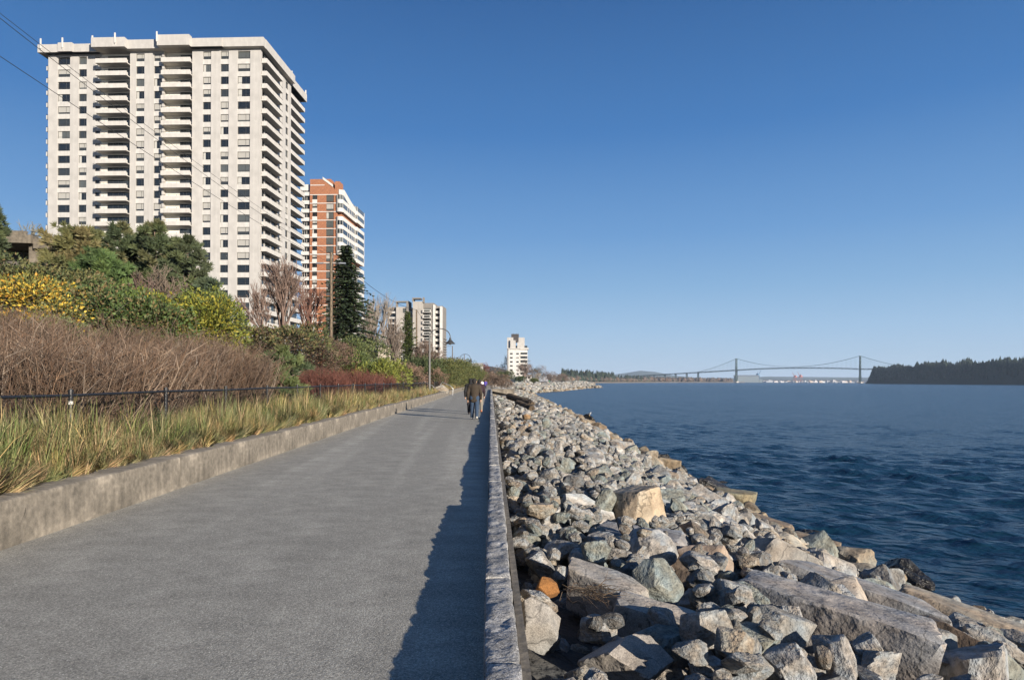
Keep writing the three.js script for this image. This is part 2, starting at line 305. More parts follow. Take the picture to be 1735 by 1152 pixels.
// planted bank on the left, rising to the towers
struct(obj('hillside', sheet([-420, -300, -220, -160, -120, -90, -70, -55, -46, ...geom(5.0, 40, .35, 1.05).map(x => -x).reverse()], [...seq(-30, 0, 3), ...geom(1, 1100, .8, 1.03)], hillY, null, .7), M.hillsoil), 'brown earth hillside above the walkway', 'hillside');
// low rocky land further along the shore
struct(obj('shore_ground', sheet([-5.02, -3, -1, ...[0, .1, .2, .3, .42, .55, .7, .8, .88, .94, 1, 1.06, 1.15].map(t => d => lerp(.5, shoreX(d), t) + (t > 1 ? (t - 1) * 40 : 0))], [...seq(111, 260, 5), ...geom(262, 1100, 8, 1.03)], (x, z) => {
  const d = -z, s = shoreX(d); if (x > s) return SEA - .25 - (x - s) * .15; const back = Math.min(13, s - .5), t = clamp((s - x) / back);
  return lerp(SEA - .05, d < 235 ? -.2 : .25, Math.pow(t, .8)) + (d > 240 ? .25 * fbm3(x * .2, 1, z * .2, 2) : 0);
}, null, .5), std(.25, .22, .17, { map: rep(T.soil, .5), roughness: 1 })), 'stony ground of the shore beyond the walkway', 'ground');

// sea
{
  const r = rng(9), W = [];
  for (let k = 0; k < 110; k++) { const L = Math.exp(r.r(Math.log(.19), Math.log(2.6))), a = -1.15 + r.n() * .8; W.push([Math.cos(a) * 6.283 / L, Math.sin(a) * 6.283 / L, r() * 6.283, .0082 * Math.pow(L, .82), L]); }
  const xs = [-12000, -3000, -800, -200, -40, -8, ...geom(3.5, 300, .08, 1.0115), ...geom(303, 12000, 4, 1.2)], ds = [-2000, -300, -60, -20, ...seq(-6, 0, .6), ...geom(.2, 420, .08, 1.0115), ...geom(425, 16000, 5, 1.2)];
  const cellX = x => .08 + .0115 * Math.max(0, x - 3.5), cellD = d => .08 + .0115 * Math.max(0, d);
  const g = sheet(xs, ds, (x, z) => {
    const d = -z; let y = 0;
    if (x > 3 && d > -6 && x < 300 && d < 420) { const cx = cellX(x), cd = cellD(d), gust = .8 + .45 * noise3(x * .045, 4, z * .06) + .25 * noise3(x * .2, 8, z * .2), end = (1 - smooth(220, 300, x)) * (1 - smooth(320, 420, d)); for (const [kx, kz, p, a, L] of W) { const lx = 6.283 / Math.max(Math.abs(kx), .01), ld = 6.283 / Math.max(Math.abs(kz), .01), w = clamp((Math.min(lx / cx, ld / cd) - 2) / 2.5); if (w > 0) { const s = Math.sin(kx * x + kz * z + p); y += w * a * gust * (s + .45 * s * s); } } y *= end; }
    return SEA + y;
  }, null, 1 / 9);
  M.water = new THREE.MeshPhysicalMaterial({ color: lin(.006, .027, .050), roughness: .24, ior: 1.333, normalMap: T.waveN, normalScale: new THREE.Vector2(1.25, 1.25) });
  struct(obj('sea', g, M.water), 'dark blue wind-rippled sea', 'sea');
  struct(obj('seabed', new MB().quad(V(-12000, SEA - 14, 2000), V(12000, SEA - 14, 2000), V(12000, SEA - 14, -16000), V(-12000, SEA - 14, -16000)).geo(), std(.05, .05, .04)), 'sea bed', 'ground');
}

// ---------------------------------------------------------------- rocks of the bank
function rockGeo(seed, detail, planes = 13, rough = .05, flat = [1, 1, 1], near = .62, block = false) {
  const r = rng(seed), g = new THREE.IcosahedronGeometry(1, detail), P = g.attributes.position, D = [], n = V(0, 0, 0);
  if (block) for (const [x, y, z] of [[1, 0, 0], [-1, 0, 0], [0, 1, 0], [0, -1, 0], [0, 0, 1], [0, 0, -1]]) { n.set(x + r.n() * .16, y + r.n() * .16, z + r.n() * .16).normalize(); D.push([n.x, n.y, n.z, r.r(.72, .86)]); }
  for (let k = 0; k < planes; k++) { if (block) n.set(r.n(), r.n(), r.n()).normalize(); else { const y = 1 - (k + .5) / planes * 2, q = Math.sqrt(1 - y * y), a = k * 2.39996 + seed; n.set(Math.cos(a) * q + r.n() * .3, y + r.n() * .3, Math.sin(a) * q + r.n() * .3).normalize(); } D.push([n.x, n.y, n.z, r.r(near, 1)]); }
  for (let k = 0; k < P.count; k++) {
    n.fromBufferAttribute(P, k).normalize(); let R = block ? 1.6 : 1.3, R2 = R;
    for (const q of D) { const c = n.x * q[0] + n.y * q[1] + n.z * q[2]; if (c > .05) { const t = q[3] / c; if (t < R) { R2 = R; R = t; } else if (t < R2) R2 = t; } }
    R -= .016 * Math.exp(-(R2 - R) * 26);                           // edges knocked off
    const e = fbm3(n.x * 2.2 + seed, n.y * 2.2, n.z * 2.2, 5) * rough * 2 + (1 - Math.abs(noise3(n.x * 3 + seed * 3, n.y * 3, n.z * 3))) * rough * .5;
    R *= 1 + e; P.setXYZ(k, n.x * R * flat[0], n.y * R * flat[1], n.z * R * flat[2]);
  }
  g.deleteAttribute('normal'); g.deleteAttribute('uv');
  const c = toCreasedNormals(g, detail > 4 ? .42 : .5), Q = c.attributes.position, uv = new Float32Array(Q.count * 2), a = V(), b = V(), e = V();
  for (let k = 0; k < Q.count; k += 3) {
    a.fromBufferAttribute(Q, k); b.fromBufferAttribute(Q, k + 1).sub(a); e.fromBufferAttribute(Q, k + 2).sub(a); b.cross(e);
    const ax = Math.abs(b.x), ay = Math.abs(b.y), az = Math.abs(b.z);
    for (let m = 0; m < 3; m++) { const x = Q.getX(k + m), y = Q.getY(k + m), z = Q.getZ(k + m), o = (k + m) * 2; if (ax > ay && ax > az) { uv[o] = z; uv[o + 1] = y; } else if (ay > az) { uv[o] = x; uv[o + 1] = z; } else { uv[o] = x; uv[o + 1] = y; } uv[o] = uv[o] * .8 + seed * .17; uv[o + 1] *= .8; }
  }
  c.setAttribute('uv', new THREE.BufferAttribute(uv, 2)); return c;
}
const ROCKC = [[.40, .395, .38, 6], [.36, .35, .325, 6], [.31, .315, .305, 5], [.275, .30, .275, 4], [.45, .435, .405, 5], [.41, .36, .29, 2], [.31, .27, .225, 1.2], [.21, .21, .205, 2], [.40, .26, .14, .12]];
const WETC = [[.30, .24, .165], [.25, .20, .145], [.20, .165, .115], [.31, .27, .21]];
const rockMat = c => std(c[0] * 1.27, c[1] * 1.25, c[2] * 1.22, { map: T.rock, bumpMap: T.rockB, bumpScale: .03, roughness: .92 });
const rockMats = ROCKC.map(rockMat), wetMats = WETC.map(rockMat);
M.wetrock = std(.035, .03, .022, { map: T.rock, bumpMap: T.rockB, bumpScale: .09, roughness: .38 });
M.restrock = new THREE.MeshStandardMaterial({ color: lin(1.27, 1.25, 1.22), vertexColors: true, map: T.rock, bumpMap: T.rockB, bumpScale: .03, roughness: .92 });
function pickRock(r) { let s = 0; for (const c of ROCKC) s += c[3]; let t = r() * s; for (let k = 0; k < ROCKC.length; k++) { t -= ROCKC[k][3]; if (t <= 0) return k; } return 0; }
function onBank(px, py, lift = .15) { let p = null; for (let t = 2; t < 400; t *= 1.01) { p = at(px, py, t); if (p.x > .1 && p.y < Math.max(SEA, bankY(p.x, -p.z) + lift)) break; } return p; }

const cell = .08, GX = 190, GD = 960, HM = new Float32Array(GX * GD);
for (let j = 0; j < GD; j++) for (let i = 0; i < GX; i++) HM[j * GX + i] = bankY(.2 + i * cell, j * cell) - .22;
function restRock(x, d, r, hh, sink) {
  const i0 = Math.floor((x - r - .2) / cell), i1 = Math.ceil((x + r - .2) / cell), j0 = Math.floor((d - r) / cell), j1 = Math.ceil((d + r) / cell); let top = -9;
  for (let j = Math.max(0, j0); j <= Math.min(GD - 1, j1); j++) for (let i = Math.max(0, i0); i <= Math.min(GX - 1, i1); i++) { const q = ((.2 + i * cell - x) ** 2 + (j * cell - d) ** 2) / (r * r); if (q < .6) { const y = HM[j * GX + i] + hh * Math.sqrt(1 - q); if (y > top) top = y; } }
  return top - sink * hh;
}
function stampRock(x, d, y, r, hh) {
  const i0 = Math.floor((x - r - .2) / cell), i1 = Math.ceil((x + r - .2) / cell), j0 = Math.floor((d - r) / cell), j1 = Math.ceil((d + r) / cell);
  for (let j = Math.max(0, j0); j <= Math.min(GD - 1, j1); j++) for (let i = Math.max(0, i0); i <= Math.min(GX - 1, i1); i++) { const q = ((.2 + i * cell - x) ** 2 + (j * cell - d) ** 2) / (r * r); if (q < .9) { const t = y + hh * Math.sqrt(1 - q) * .88; if (t > HM[j * GX + i]) HM[j * GX + i] = t; } }
}
// boulders that stand out, each a thing of its own: [px, py, [half sizes across, up, along], turn, tilt, colour, planes, label]
const BM = [];
const BOULDERS = [
  [1412, 1112, [1.38, .66, .50], -.66, -.15, [.40, .39, .385], 7, 'long straight-edged grey granite slab at the lower right, dark shaded flank'],
  [1472, 1052, [1.6, .55, .75], -.66, -.20, [.37, .37, .375], 8, 'broad flat grey slab with a pale broken end, behind the long slab'],
  [1420, 1058, [.52, .40, .42], -.4, .1, [.47, .43, .38], 11, 'cream blocky boulder wedged between two grey slabs'],
  [1625, 1082, [1.7, .55, .75], -.78, -.2, [.42, .36, .28], 8, 'large tan ridged slab at the lower right beside the sea'],
  [1560, 1112, [.72, .36, .5], -.7, 0, [.17, .13, .095], 10, 'dark brown weathered boulder below the tan slab'],
  [1078, 892, [.60, .68, .52], .55, .25, [.50, .43, .33], 7, 'large cream squarish boulder standing up in the middle of the bank'],
  [1183, 976, [.50, .36, .42], .2, .05, [.40, .33, .27], 14, 'rounded pinkish brown boulder in the middle of the bank'],
  [1312, 975, [.74, .42, .50], -.5, -.1, [.44, .42, .38], 10, 'pale grey boulder with cream sunlit end above the sea edge'],
  [1380, 948, [.95, .65, .75], -.5, -.1, [.30, .235, .165], 9, 'big smooth brown boulder at the water, beside a dark reef rock'],
  [1450, 992, [.70, .40, .5], -.3, 0, [.24, .23, .20], 10, 'green-grey boulder with pale tip near the wet black rock'],
  [1245, 862, [1.1, .8, .85], -.4, -.1, [.29, .26, .17], 9, 'mossy olive-tan boulder at the water edge'],
  [1300, 905, [1.15, .55, .7], -.75, -.12, [.28, .225, .17], 8, 'tall brown slanting boulder at the water edge, cracked across'],
  [1135, 800, [.9, .75, .7], -.3, -.1, [.33, .27, .19], 9, 'upright two-toned tan boulder where the bank meets the sea'],
  [928, 1006, [.115, .09, .09], .4, 0, [.36, .17, .05], 14, 'small bright orange rusty stone near the granite edging'],
  [1025, 1025, [.60, .34, .36], -.6, -.22, [.42, .41, .39], 8, 'long pale grey wedge-shaped boulder above the dry twigs'],
  [1105, 1080, [.60, .31, .29], -.5, -.2, [.44, .425, .40], 8, 'pale grey elongated boulder with square shaded end near the bottom edge'],
  [1160, 880, [.60, .32, .42], -.4, 0, [.43, .43, .425], 9, 'light grey boulder with bright end right of the cream boulder'],
  [1085, 930, [1.0, .30, .6], -.4, -.05, [.33, .34, .36], 8, 'flat bluish grey slab lying below the cream boulder'],
  [1060, 1140, [.28, .17, .2], -.1, 0, [.42, .41, .39], 10, 'smooth pale grey boulder cut by the bottom edge of the picture'],
  [906, 1075, [.17, .19, .16], .2, 0, [.40, .395, .375], 10, 'upright rounded grey stone leaning on the granite edging'],
];
{
  let s = 100;
  for (const [px, py, h0, turn, tilt, c, pl, label] of BOULDERS) {
    const p = onBank(px, py, h0[1] * .2), q = pl < 10 ? .74 : .95, h = h0.map(x => x * q), geo = rockGeo(s++, 14, pl < 10 ? 3 : pl, .018, h, pl < 10 ? .85 : .66, pl < 10), o = obj('boulder', geo, rockMat(c));
    const y = bankY(p.x, -p.z) + h[1] * .58;
    o.rotation.set(0, turn, tilt, 'YXZ'); o.position.set(p.x, y, p.z);
    // stamp along its length
    for (let k = -2; k <= 2; k++) { const t = k / 2 * Math.max(0, h[0] - h[2]); stampRock(p.x + Math.cos(turn) * t, -(p.z - Math.sin(turn) * t), o.position.y + Math.sin(tilt) * t, h[2] * .95, h[1] * .8); BM.push([p.x + Math.cos(turn) * t, -(p.z - Math.sin(turn) * t), h[2] * .95 + (h0[0] < .2 ? .17 : 0)]); if (h0[0] < .2) BM.push([p.x * .88, -p.z * .9, .12]); }
    tag(o, label, 'boulder', 'boulders of the rock bank');
  }
  // wet black rocks standing in the water
  const wet = [[1537, 992, .72, .42, 'glossy black seaweed-covered rock standing in the sea at the right'], [1370, 910, .42, .22, 'small black reef rock awash beside the big brown boulder'], [1228, 820, .30, .12, 'small dark rock just breaking the water beyond the olive boulder'], [1470, 915, .35, .06, 'flat dark rock almost covered by the sea'], [997, 713, 1.0, .55, 'dark rock at the shore with a gull standing on it']];
  for (const [px, py, w, h, label] of wet) { const p = at(px, py, FOCAL * (EYE - SEA) / (py - 645 - (px - 867) * .0042)); const o = obj('wet_rock', rockGeo(s++, 10, 16, .10), M.wetrock); o.scale.set(w, h * 1.3, w * .75); o.position.set(p.x, SEA + h * .12, p.z); o.rotation.y = s; tag(o, label, 'rock', 'wet rocks in the sea'); }
}
// the pile itself
const pile = [];
{
  const r = rng(31);
  const sizes = (x, d) => { const t = clamp(x / shoreX(d)); const big = .118 + .29 * t * t + .13 * smooth(.8, .98, t); return clamp(big * Math.exp(r.n() * .75), 0.07, t > .8 ? .72 : .58) * (d > 32 ? 1.2 : 1); };
  for (let pass = 0; pass < 3; pass++) for (let k = 0; k < [2700, 6400, 1700][pass]; k++) {
    const q = r(), d = pass === 2 ? 2 + 13 * r() : 1.2 + (q < .62 ? r() * 26 : 26 * r() + r() * 46), x = .26 + (shoreX(d) + (pass ? -.1 : .45) - .3) * Math.pow(r(), pass === 2 ? 1.6 : .9);
    const s0 = pass === 2 ? r.r(.05, .12) : sizes(x, d) * (pass ? .80 : 1.2), hh = s0 * r.r(.55, .9); if (x - s0 * .85 < .22 || BM.some(q => Math.hypot(q[0] - x, q[1] - d) < q[2] * (pass === 2 ? .8 : 1) + s0 * .45)) continue;
    const y = restRock(x, d, s0, hh, .42); if (y + hh > bankY(x, d) + .55 + .3 * s0 || (x < 1.2 && y + hh > .12)) continue;
    stampRock(x, d, y, s0, hh); pile.push({ x, y, d, r: s0, hh, e: [r() * 6.28, r.n() * .8, r.n() * .8], k: Math.floor(r() * 28), c: pickRock(r), w: Math.floor(r() * 4), st: r.r(.8, 1.35) });
  }
}
{
  const bank = new THREE.Group(); bank.name = 'rock_bank'; scene.add(bank); struct(bank, 'bank of loose grey and tan broken rock sloping to the sea', 'rock bank');
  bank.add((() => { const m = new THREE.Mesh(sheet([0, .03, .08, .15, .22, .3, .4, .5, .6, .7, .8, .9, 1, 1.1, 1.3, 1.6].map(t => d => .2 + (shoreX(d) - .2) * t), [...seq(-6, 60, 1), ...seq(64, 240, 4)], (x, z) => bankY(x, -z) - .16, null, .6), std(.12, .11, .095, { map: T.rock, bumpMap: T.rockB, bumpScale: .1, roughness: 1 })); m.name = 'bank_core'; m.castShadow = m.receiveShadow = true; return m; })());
  const vis = pile.map(q => { const i = Math.round((q.x - .2) / cell), j = Math.round(q.d / cell), h = HM[clamp(j, 0, GD - 1) * GX + clamp(i, 0, GX - 1)]; return { q, s: (h < q.y + q.hh + .04 && q.d > 2.2 && q.x / q.d < .95 ? 1 : .2) * q.r / Math.hypot(q.x, q.d + .5, 2) }; }).sort((a, b) => b.s - a.s);
  const fine = [], mid = [], low = [];
  for (let k = 0; k < 28; k++) { const f = [1, 1, 1]; const blk = k % 5 === 0, np = blk ? 4 : 10 + (k % 5); fine.push(rockGeo(300 + k, 6, np, 0.020, f, .56, blk)); mid.push(rockGeo(300 + k, 2, np, 0.020, f, .56, blk)); low.push(rockGeo(300 + k, 1, np, 0.020, f, .56, blk)); }
  const wet = q => q.y < SEA + .62 + .4 * noise3(q.x, 0, q.d * .5);
  const rest = new MB(true), er = rng(8);
  vis.forEach(({ q }, n) => {
    const S = [q.r * 1.08 * q.st, q.hh * 1.08, q.r * 1.08 / Math.sqrt(q.st)];
    if (n < 300) {
      const o = obj('rock', fine[q.k], wet(q) ? (q.y < SEA + .12 ? M.wetrock : wetMats[q.w]) : rockMats[q.c], bank);
      o.position.set(q.x, q.y, -q.d); o.rotation.set(q.e[1], q.e[0], q.e[2]); o.scale.set(...S);
    } else {
      const c = wet(q) ? (q.y < SEA + .12 ? [.04, .035, .026] : WETC[q.w]) : ROCKC[q.c], v = .85 + .3 * er(), far = Math.hypot(q.x, q.d) > 11 || q.r < .12;
      rest.add((far ? low : mid)[q.k], M4(q.x, q.y, -q.d, q.e[1], q.e[0], q.e[2], ...S), [c[0] * v, c[1] * v, c[2] * v]);
    }
  });
  // rock further along the shore, too small to tell apart
  const r = rng(44);
  const far = (x, y, d, s) => { const c = y < SEA + .5 && r() < .8 ? WETC[Math.floor(r() * 4)] : ROCKC[pickRock(r)], v = .9 + .3 * r(); rest.add(low[Math.floor(r() * 28)], M4(x, y, -d, r.n(), r() * 6, r.n(), s * r.r(.8, 1.3), s * r.r(.6, .9), s), [c[0] * v, c[1] * v, c[2] * v]); };
  for (let k = 0; k < 1200; k++) { const d = r.r(74, 235), s = r.r(.25, .75), x = .5 + (shoreX(d) + .3 - .5) * r(); far(x, bankY(x, d) + s * .15 - (x < 6 ? .1 + .35 * s : 0), d, s); }
  for (let k = 0; k < 1100; k++) { const d = 240 + 330 * Math.pow(r(), 1.3), t = r(), s = r.r(.45, 1.3), sx = shoreX(d), x = sx + 1.5 - 14 * t; far(x, lerp(SEA, .35, clamp(t * 1.1)) + s * .1, d, s); }
  for (let k = 0; k < 300; k++) { const d = r.r(560, 1040), t = r(), s = r.r(.8, 2), x = shoreX(d) + 2 - 14 * t; far(x, lerp(SEA, .5, t), d, s); }
  const m = rest.build('smaller_rock', M.restrock, bank); m.userData.kind = 'stuff';
}
// ---------------------------------------------------------------- buildings
M.plaster = std(.465, .452, .435, { map: rep(T.plaster, .12), roughness: .9 });
M.spandrel = std(.53, .52, .50, { map: rep(T.plaster, .2), roughness: .85 });
M.balcony = std(.54, .525, .50, { map: rep(T.plaster, .2), roughness: .85 });
M.cream = std(.70, .66, .57, { roughness: .85 });
M.soffit = std(.50, .48, .44, { roughness: .9 });
M.white = std(.62, .61, .59, { map: rep(T.plaster, .15), roughness: .8 });
M.brick = std(.41, .195, .11, { map: rep(T.brick, .35), roughness: .9 });
M.greyconc = std(.40, .375, .345, { map: rep(T.plaster, .1), roughness: .9 });
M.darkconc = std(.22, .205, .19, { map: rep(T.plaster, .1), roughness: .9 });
M.frame = std(.05, .05, .05, { roughness: .5, metalness: .3 });
M.roofdark = std(.05, .045, .045, { roughness: .9 });
const glass = (r, g, b) => new THREE.MeshPhysicalMaterial({ color: lin(r, g, b), roughness: .06, ior: 1.52, clearcoat: .3, clearcoatRoughness: .03 });
M.glass = glass(.012, .014, .015); M.glassB = glass(.03, .033, .032); M.glassC = glass(.075, .08, .075);
M.blind = std(.30, .29, .265, { roughness: .9 });
M.curtain = std(.36, .35, .32, { roughness: .95 });
M.rail = std(.02, .02, .02, { roughness: .5 });

// a window in the plane z = 0 of its wall (outward +z): a frame with its pane and perhaps a blind or curtain
const winGeo = {};
function windowPart(parent, x, y, z, w, h, style, turn = 0) {
  const key = `${w.toFixed(2)}|${h.toFixed(2)}`;
  if (!winGeo[key]) {
    const t = .06, f = new MB();
    f.box(0, w, 0, t, -.05, .03).box(0, w, h - t, h, -.05, .03).box(0, t, t, h - t, -.05, .03).box(w - t, w, t, h - t, -.05, .03);
    f.box(w * .62, w * .62 + .05, t, h - t, -.05, .025); if (w > 2) f.box(t, w - t, h * .22, h * .22 + .05, -.05, .022);
    winGeo[key] = { f: f.geo(), p: new MB().box(.02, w - .02, .02, h - .02, -.06, -.02).geo(), b: new MB().box(t, w - t, h * .45, h - t, -.018, -.006).geo(), bf: new MB().box(t, w - t, h * .24, h - t, -.018, -.006).geo(), c: new MB().box(t, w * .3, t, h - t, -.018, -.006).geo() };
  }
  const g = winGeo[key], o = obj('window', g.f, M.frame, parent); o.position.set(x, y, z); o.rotation.y = turn;
  obj('pane', g.p, style % 7 === 0 ? M.glassC : style % 3 === 0 ? M.glassB : M.glass, o);
  if (style % 9 === 1 || style % 27 === 4) obj('blind', g.bf, M.blind, o);
  else if (style % 9 === 6) obj('blind', g.b, M.blind, o);
  else if (style % 9 === 2) obj('curtain', g.c, M.curtain, o);
  return o;
}
const CAMYAW = camera.rotation.y;

// --- the tall pale tower
{
  const D = 142, c = at(441, 82, D), FH = 2.755, NF = 23, topY = c.y;
  const g = thing('apartment_tower', 'tall cream concrete apartment tower with stacked balconies, left of the brick tower', 'building', V(c.x, 0, c.z), CAMYAW - .042);
  const Xc = (441 - 867.5) * D / FOCAL, X = px => ((px - 867.5) * D / FOCAL - Xc) / (1 + (px - 867.5) / FOCAL * .042), r = rng(12), y0 = topY - NF * FH, base = 4;
  const wall = new MB(), span = new MB();
  const WH = 1.66, SILL = .62;
  const section = (xa, xb, zf, cols) => {
    let x = xa;
    for (const [a, b] of cols) { wall.box(x, a, base, topY, zf - .5, zf); for (let k = 0; k <= NF; k++) { const ya = k === 0 ? base : y0 + (k - 1) * FH + SILL + WH, yb = k === NF ? topY : y0 + k * FH + SILL; span.box(a, b, ya, yb, zf - .5, zf - .10); } for (let k = 0; k < NF; k++) windowPart(g, a + .01, y0 + k * FH + SILL, zf - .3, b - a - .02, WH, Math.floor(r() * 63)); x = b; }
    wall.box(x, xb, base, topY, zf - .5, zf);
  };
  section(X(325), 0, 0, [[X(343), X(357)], [X(373), X(387)], [X(402), X(423.5)]]);
  section(X(217.5), X(275), -.4, [[X(227.5), X(242)], [X(258), X(272)]]);
  section(X(73), X(164), -1.3, [[X(89), X(110.5)], [X(125), X(139)], [X(153.5), X(162)]]);
  // inner volumes
  wall.box(X(325), -.5, base, topY, -17.5, -.5).box(X(325), -2, base, topY, -27, -17.5).box(X(217.5), X(275), base, topY, -27, -.9).box(X(73), X(164), base, topY, -27, -1.8);
  wall.box(-.5, 0, base, topY, -.9, -.5);
  const back = new MB().box(X(164), X(217.5), base, topY, -27, -1.35).box(X(275), X(325), base, topY, -27, -1.35); back.build('bay_wall', M.cream, g);
  // front balconies
  for (const [a, b, da, db] of [[164.3, 217.2, 176, 212], [275.3, 324.7, 300, 322]]) for (let k = 0; k < NF; k++) {
    const y = y0 + k * FH, o = new MB().box(X(a), X(b), y - .2, y, -1.35, .8).box(X(a), X(b), y, y + .78, .66, .8).box(X(a), X(a) + .14, y, y + .78, -.3, .66).box(X(b) - .14, X(b), y, y + .55, .3, .66).build('balcony', M.balcony, g);
    const rl = new MB(); rl.box(X(a), X(b) - 1.1, y + .98, y + 1.04, .70, .76); for (let q = 0; q < 4; q++) { const xx = lerp(X(a) + .1, X(b) - 1.2, q / 3); rl.box(xx, xx + .05, y + .78, y + .98, .71, .75); } rl.build('railing', M.rail, o);
    const dx = X(da), dw = X(db) - X(da), dd = new MB().box(dx, dx + dw, y, y + 2.15, -1.35, -1.27); const door = dd.build('sliding_door', k % 4 ? M.glass : M.glassB, g);
    const fr = new MB(); for (let q = 0; q <= 4; q++) fr.box(dx + dw * q / 4 - .03, dx + dw * q / 4 + .03, y, y + 2.18, -1.27, -1.23); fr.box(dx - .03, dx + dw + .03, y + 2.15, y + 2.22, -1.27, -1.23).build('door_frame', M.frame, door);
  }
  // side wall to the right, seen slantwise: loggia, two columns of windows, loggia
  const sy = (k) => y0 + k * FH;
  const sidew = (za, zb) => wall.box(-.5, 0, base, topY, zb, za);
  sidew(-9.4, -10); sidew(-11.6, -14.2); sidew(-15.9, -17.5);
  for (const [za, zb] of [[-10, -11.6], [-14.2, -15.9]]) { for (let k = 0; k <= NF; k++) span.box(-.5, -.06, k === 0 ? base : sy(k - 1) + SILL + WH, k === NF ? topY : sy(k) + SILL, zb, za); for (let k = 0; k < NF; k++) windowPart(g, -.25, sy(k) + SILL, za - .01, za - zb - .02, WH, Math.floor(r() * 63), Math.PI / 2); }
  const glz = new MB(); glz.box(-.5, -.42, base, topY, -9.4, -.95).box(-2, -1.92, base, topY, -26.5, -17.6); glz.build('loggia_glazing', M.glassB, g);
  const pier = new MB(); for (const z of [-3.2, -6.6]) pier.box(-.42, -.36, base, topY, z - .35, z + .35); pier.box(-1.92, -1.86, base, topY, -22.5, -21.5); pier.build('loggia_pier', M.plaster, g);
  for (const [za, zb, xo] of [[-.4, -9.4, 0], [-17.5, -26.8, -1.2]]) for (let k = 0; k < NF; k++) {
    const y = sy(k), o = new MB().box(-.42 + xo, 1.25 + xo, y - .2, y, zb, za).box(1.12 + xo, 1.25 + xo, y, y + .8, zb, za).box(.1 + xo, 1.12 + xo, y, y + .8, za - .13, za).box(xo, 1.12 + xo, y, y + .8, zb, zb + .13).build('balcony', M.balcony, g);
    const rl = new MB().box(1.17 + xo, 1.22 + xo, y + 1.0, y + 1.06, zb, za); for (let q = 0; q < 5; q++) { const zz = lerp(za - .1, zb + .1, q / 4); rl.box(1.18 + xo, 1.21 + xo, y + .8, y + 1.0, zz - .03, zz + .03); } rl.build('railing', M.rail, o);
  }
  // small balconies showing past the left edge
  for (let k = 0; k < NF; k++) { const y = sy(k), o = new MB().box(X(73) - 1.15, X(73), y - .2, y, -10, -2.2).box(X(73) - 1.15, X(73) - 1.03, y, y + .72, -10, -2.2).box(X(73) - 1.03, X(73), y, y + .72, -2.33, -2.2).build('balcony', M.balcony, g); new MB().box(X(73) - 1.12, X(73) - 1.06, y + .95, y + 1.0, -10, -2.2).box(X(73) - 1.12, X(73) - 1.06, y + .72, y + .95, -2.3, -2.25).build('railing', M.rail, o); }
  wall.build('wall', M.plaster, g); span.build('spandrel', M.spandrel, g);
  // stepped roof edge
  const pr = new MB(), ph = 1.95;
  const edge = (xa, xb, zf, h) => pr.box(xa, xb, topY, topY + h, zf - 1.2, zf);
  edge(X(318), 1.1, 1.1, ph); edge(X(325), X(380), 1.35, ph - .15); edge(X(215), X(277), .9, ph); edge(X(62), X(165), 0, ph - .2); edge(X(98), X(122), .3, ph);
  edge(X(163), X(219), 1.9, ph + .1); edge(X(274), X(328), 2.1, ph + .35);
  pr.box(-.3, 1.2, topY, topY + ph, -17, -.1).box(-1.5, .3, topY, topY + ph, -27.5, -17).box(X(62), X(73) + 1, topY, topY + ph - .2, -27, -1.2); pr.build('roof_parapet', M.plaster, g);
  new MB().box(X(70), .1, topY, topY + .25, -27, -.3).box(X(60), 0, topY + .3, topY + .5, -26, -1.3).box(X(163.5), X(218.5), topY + .001, topY + .22, -1.6, .7).box(X(274.5), X(327), topY + .001, topY + .22, -1.6, .9).build('roof', M.greyconc, g);
  for (const [px, z] of [[69, .2], [107, .4], [161, 1.0], [204, 2.0], [275, 2.2], [500, -16.5], [517, -27]]) { const x = px < 450 ? X(px) : (px === 500 ? .6 : .2); new MB().box(x - .14, x + .14, topY + .7, topY + 2.9, z, z + .16).box(x - .04, x + .04, topY + .3, topY + 3.0, z - .12, z).build('antenna_panel', M.white, g); }
}

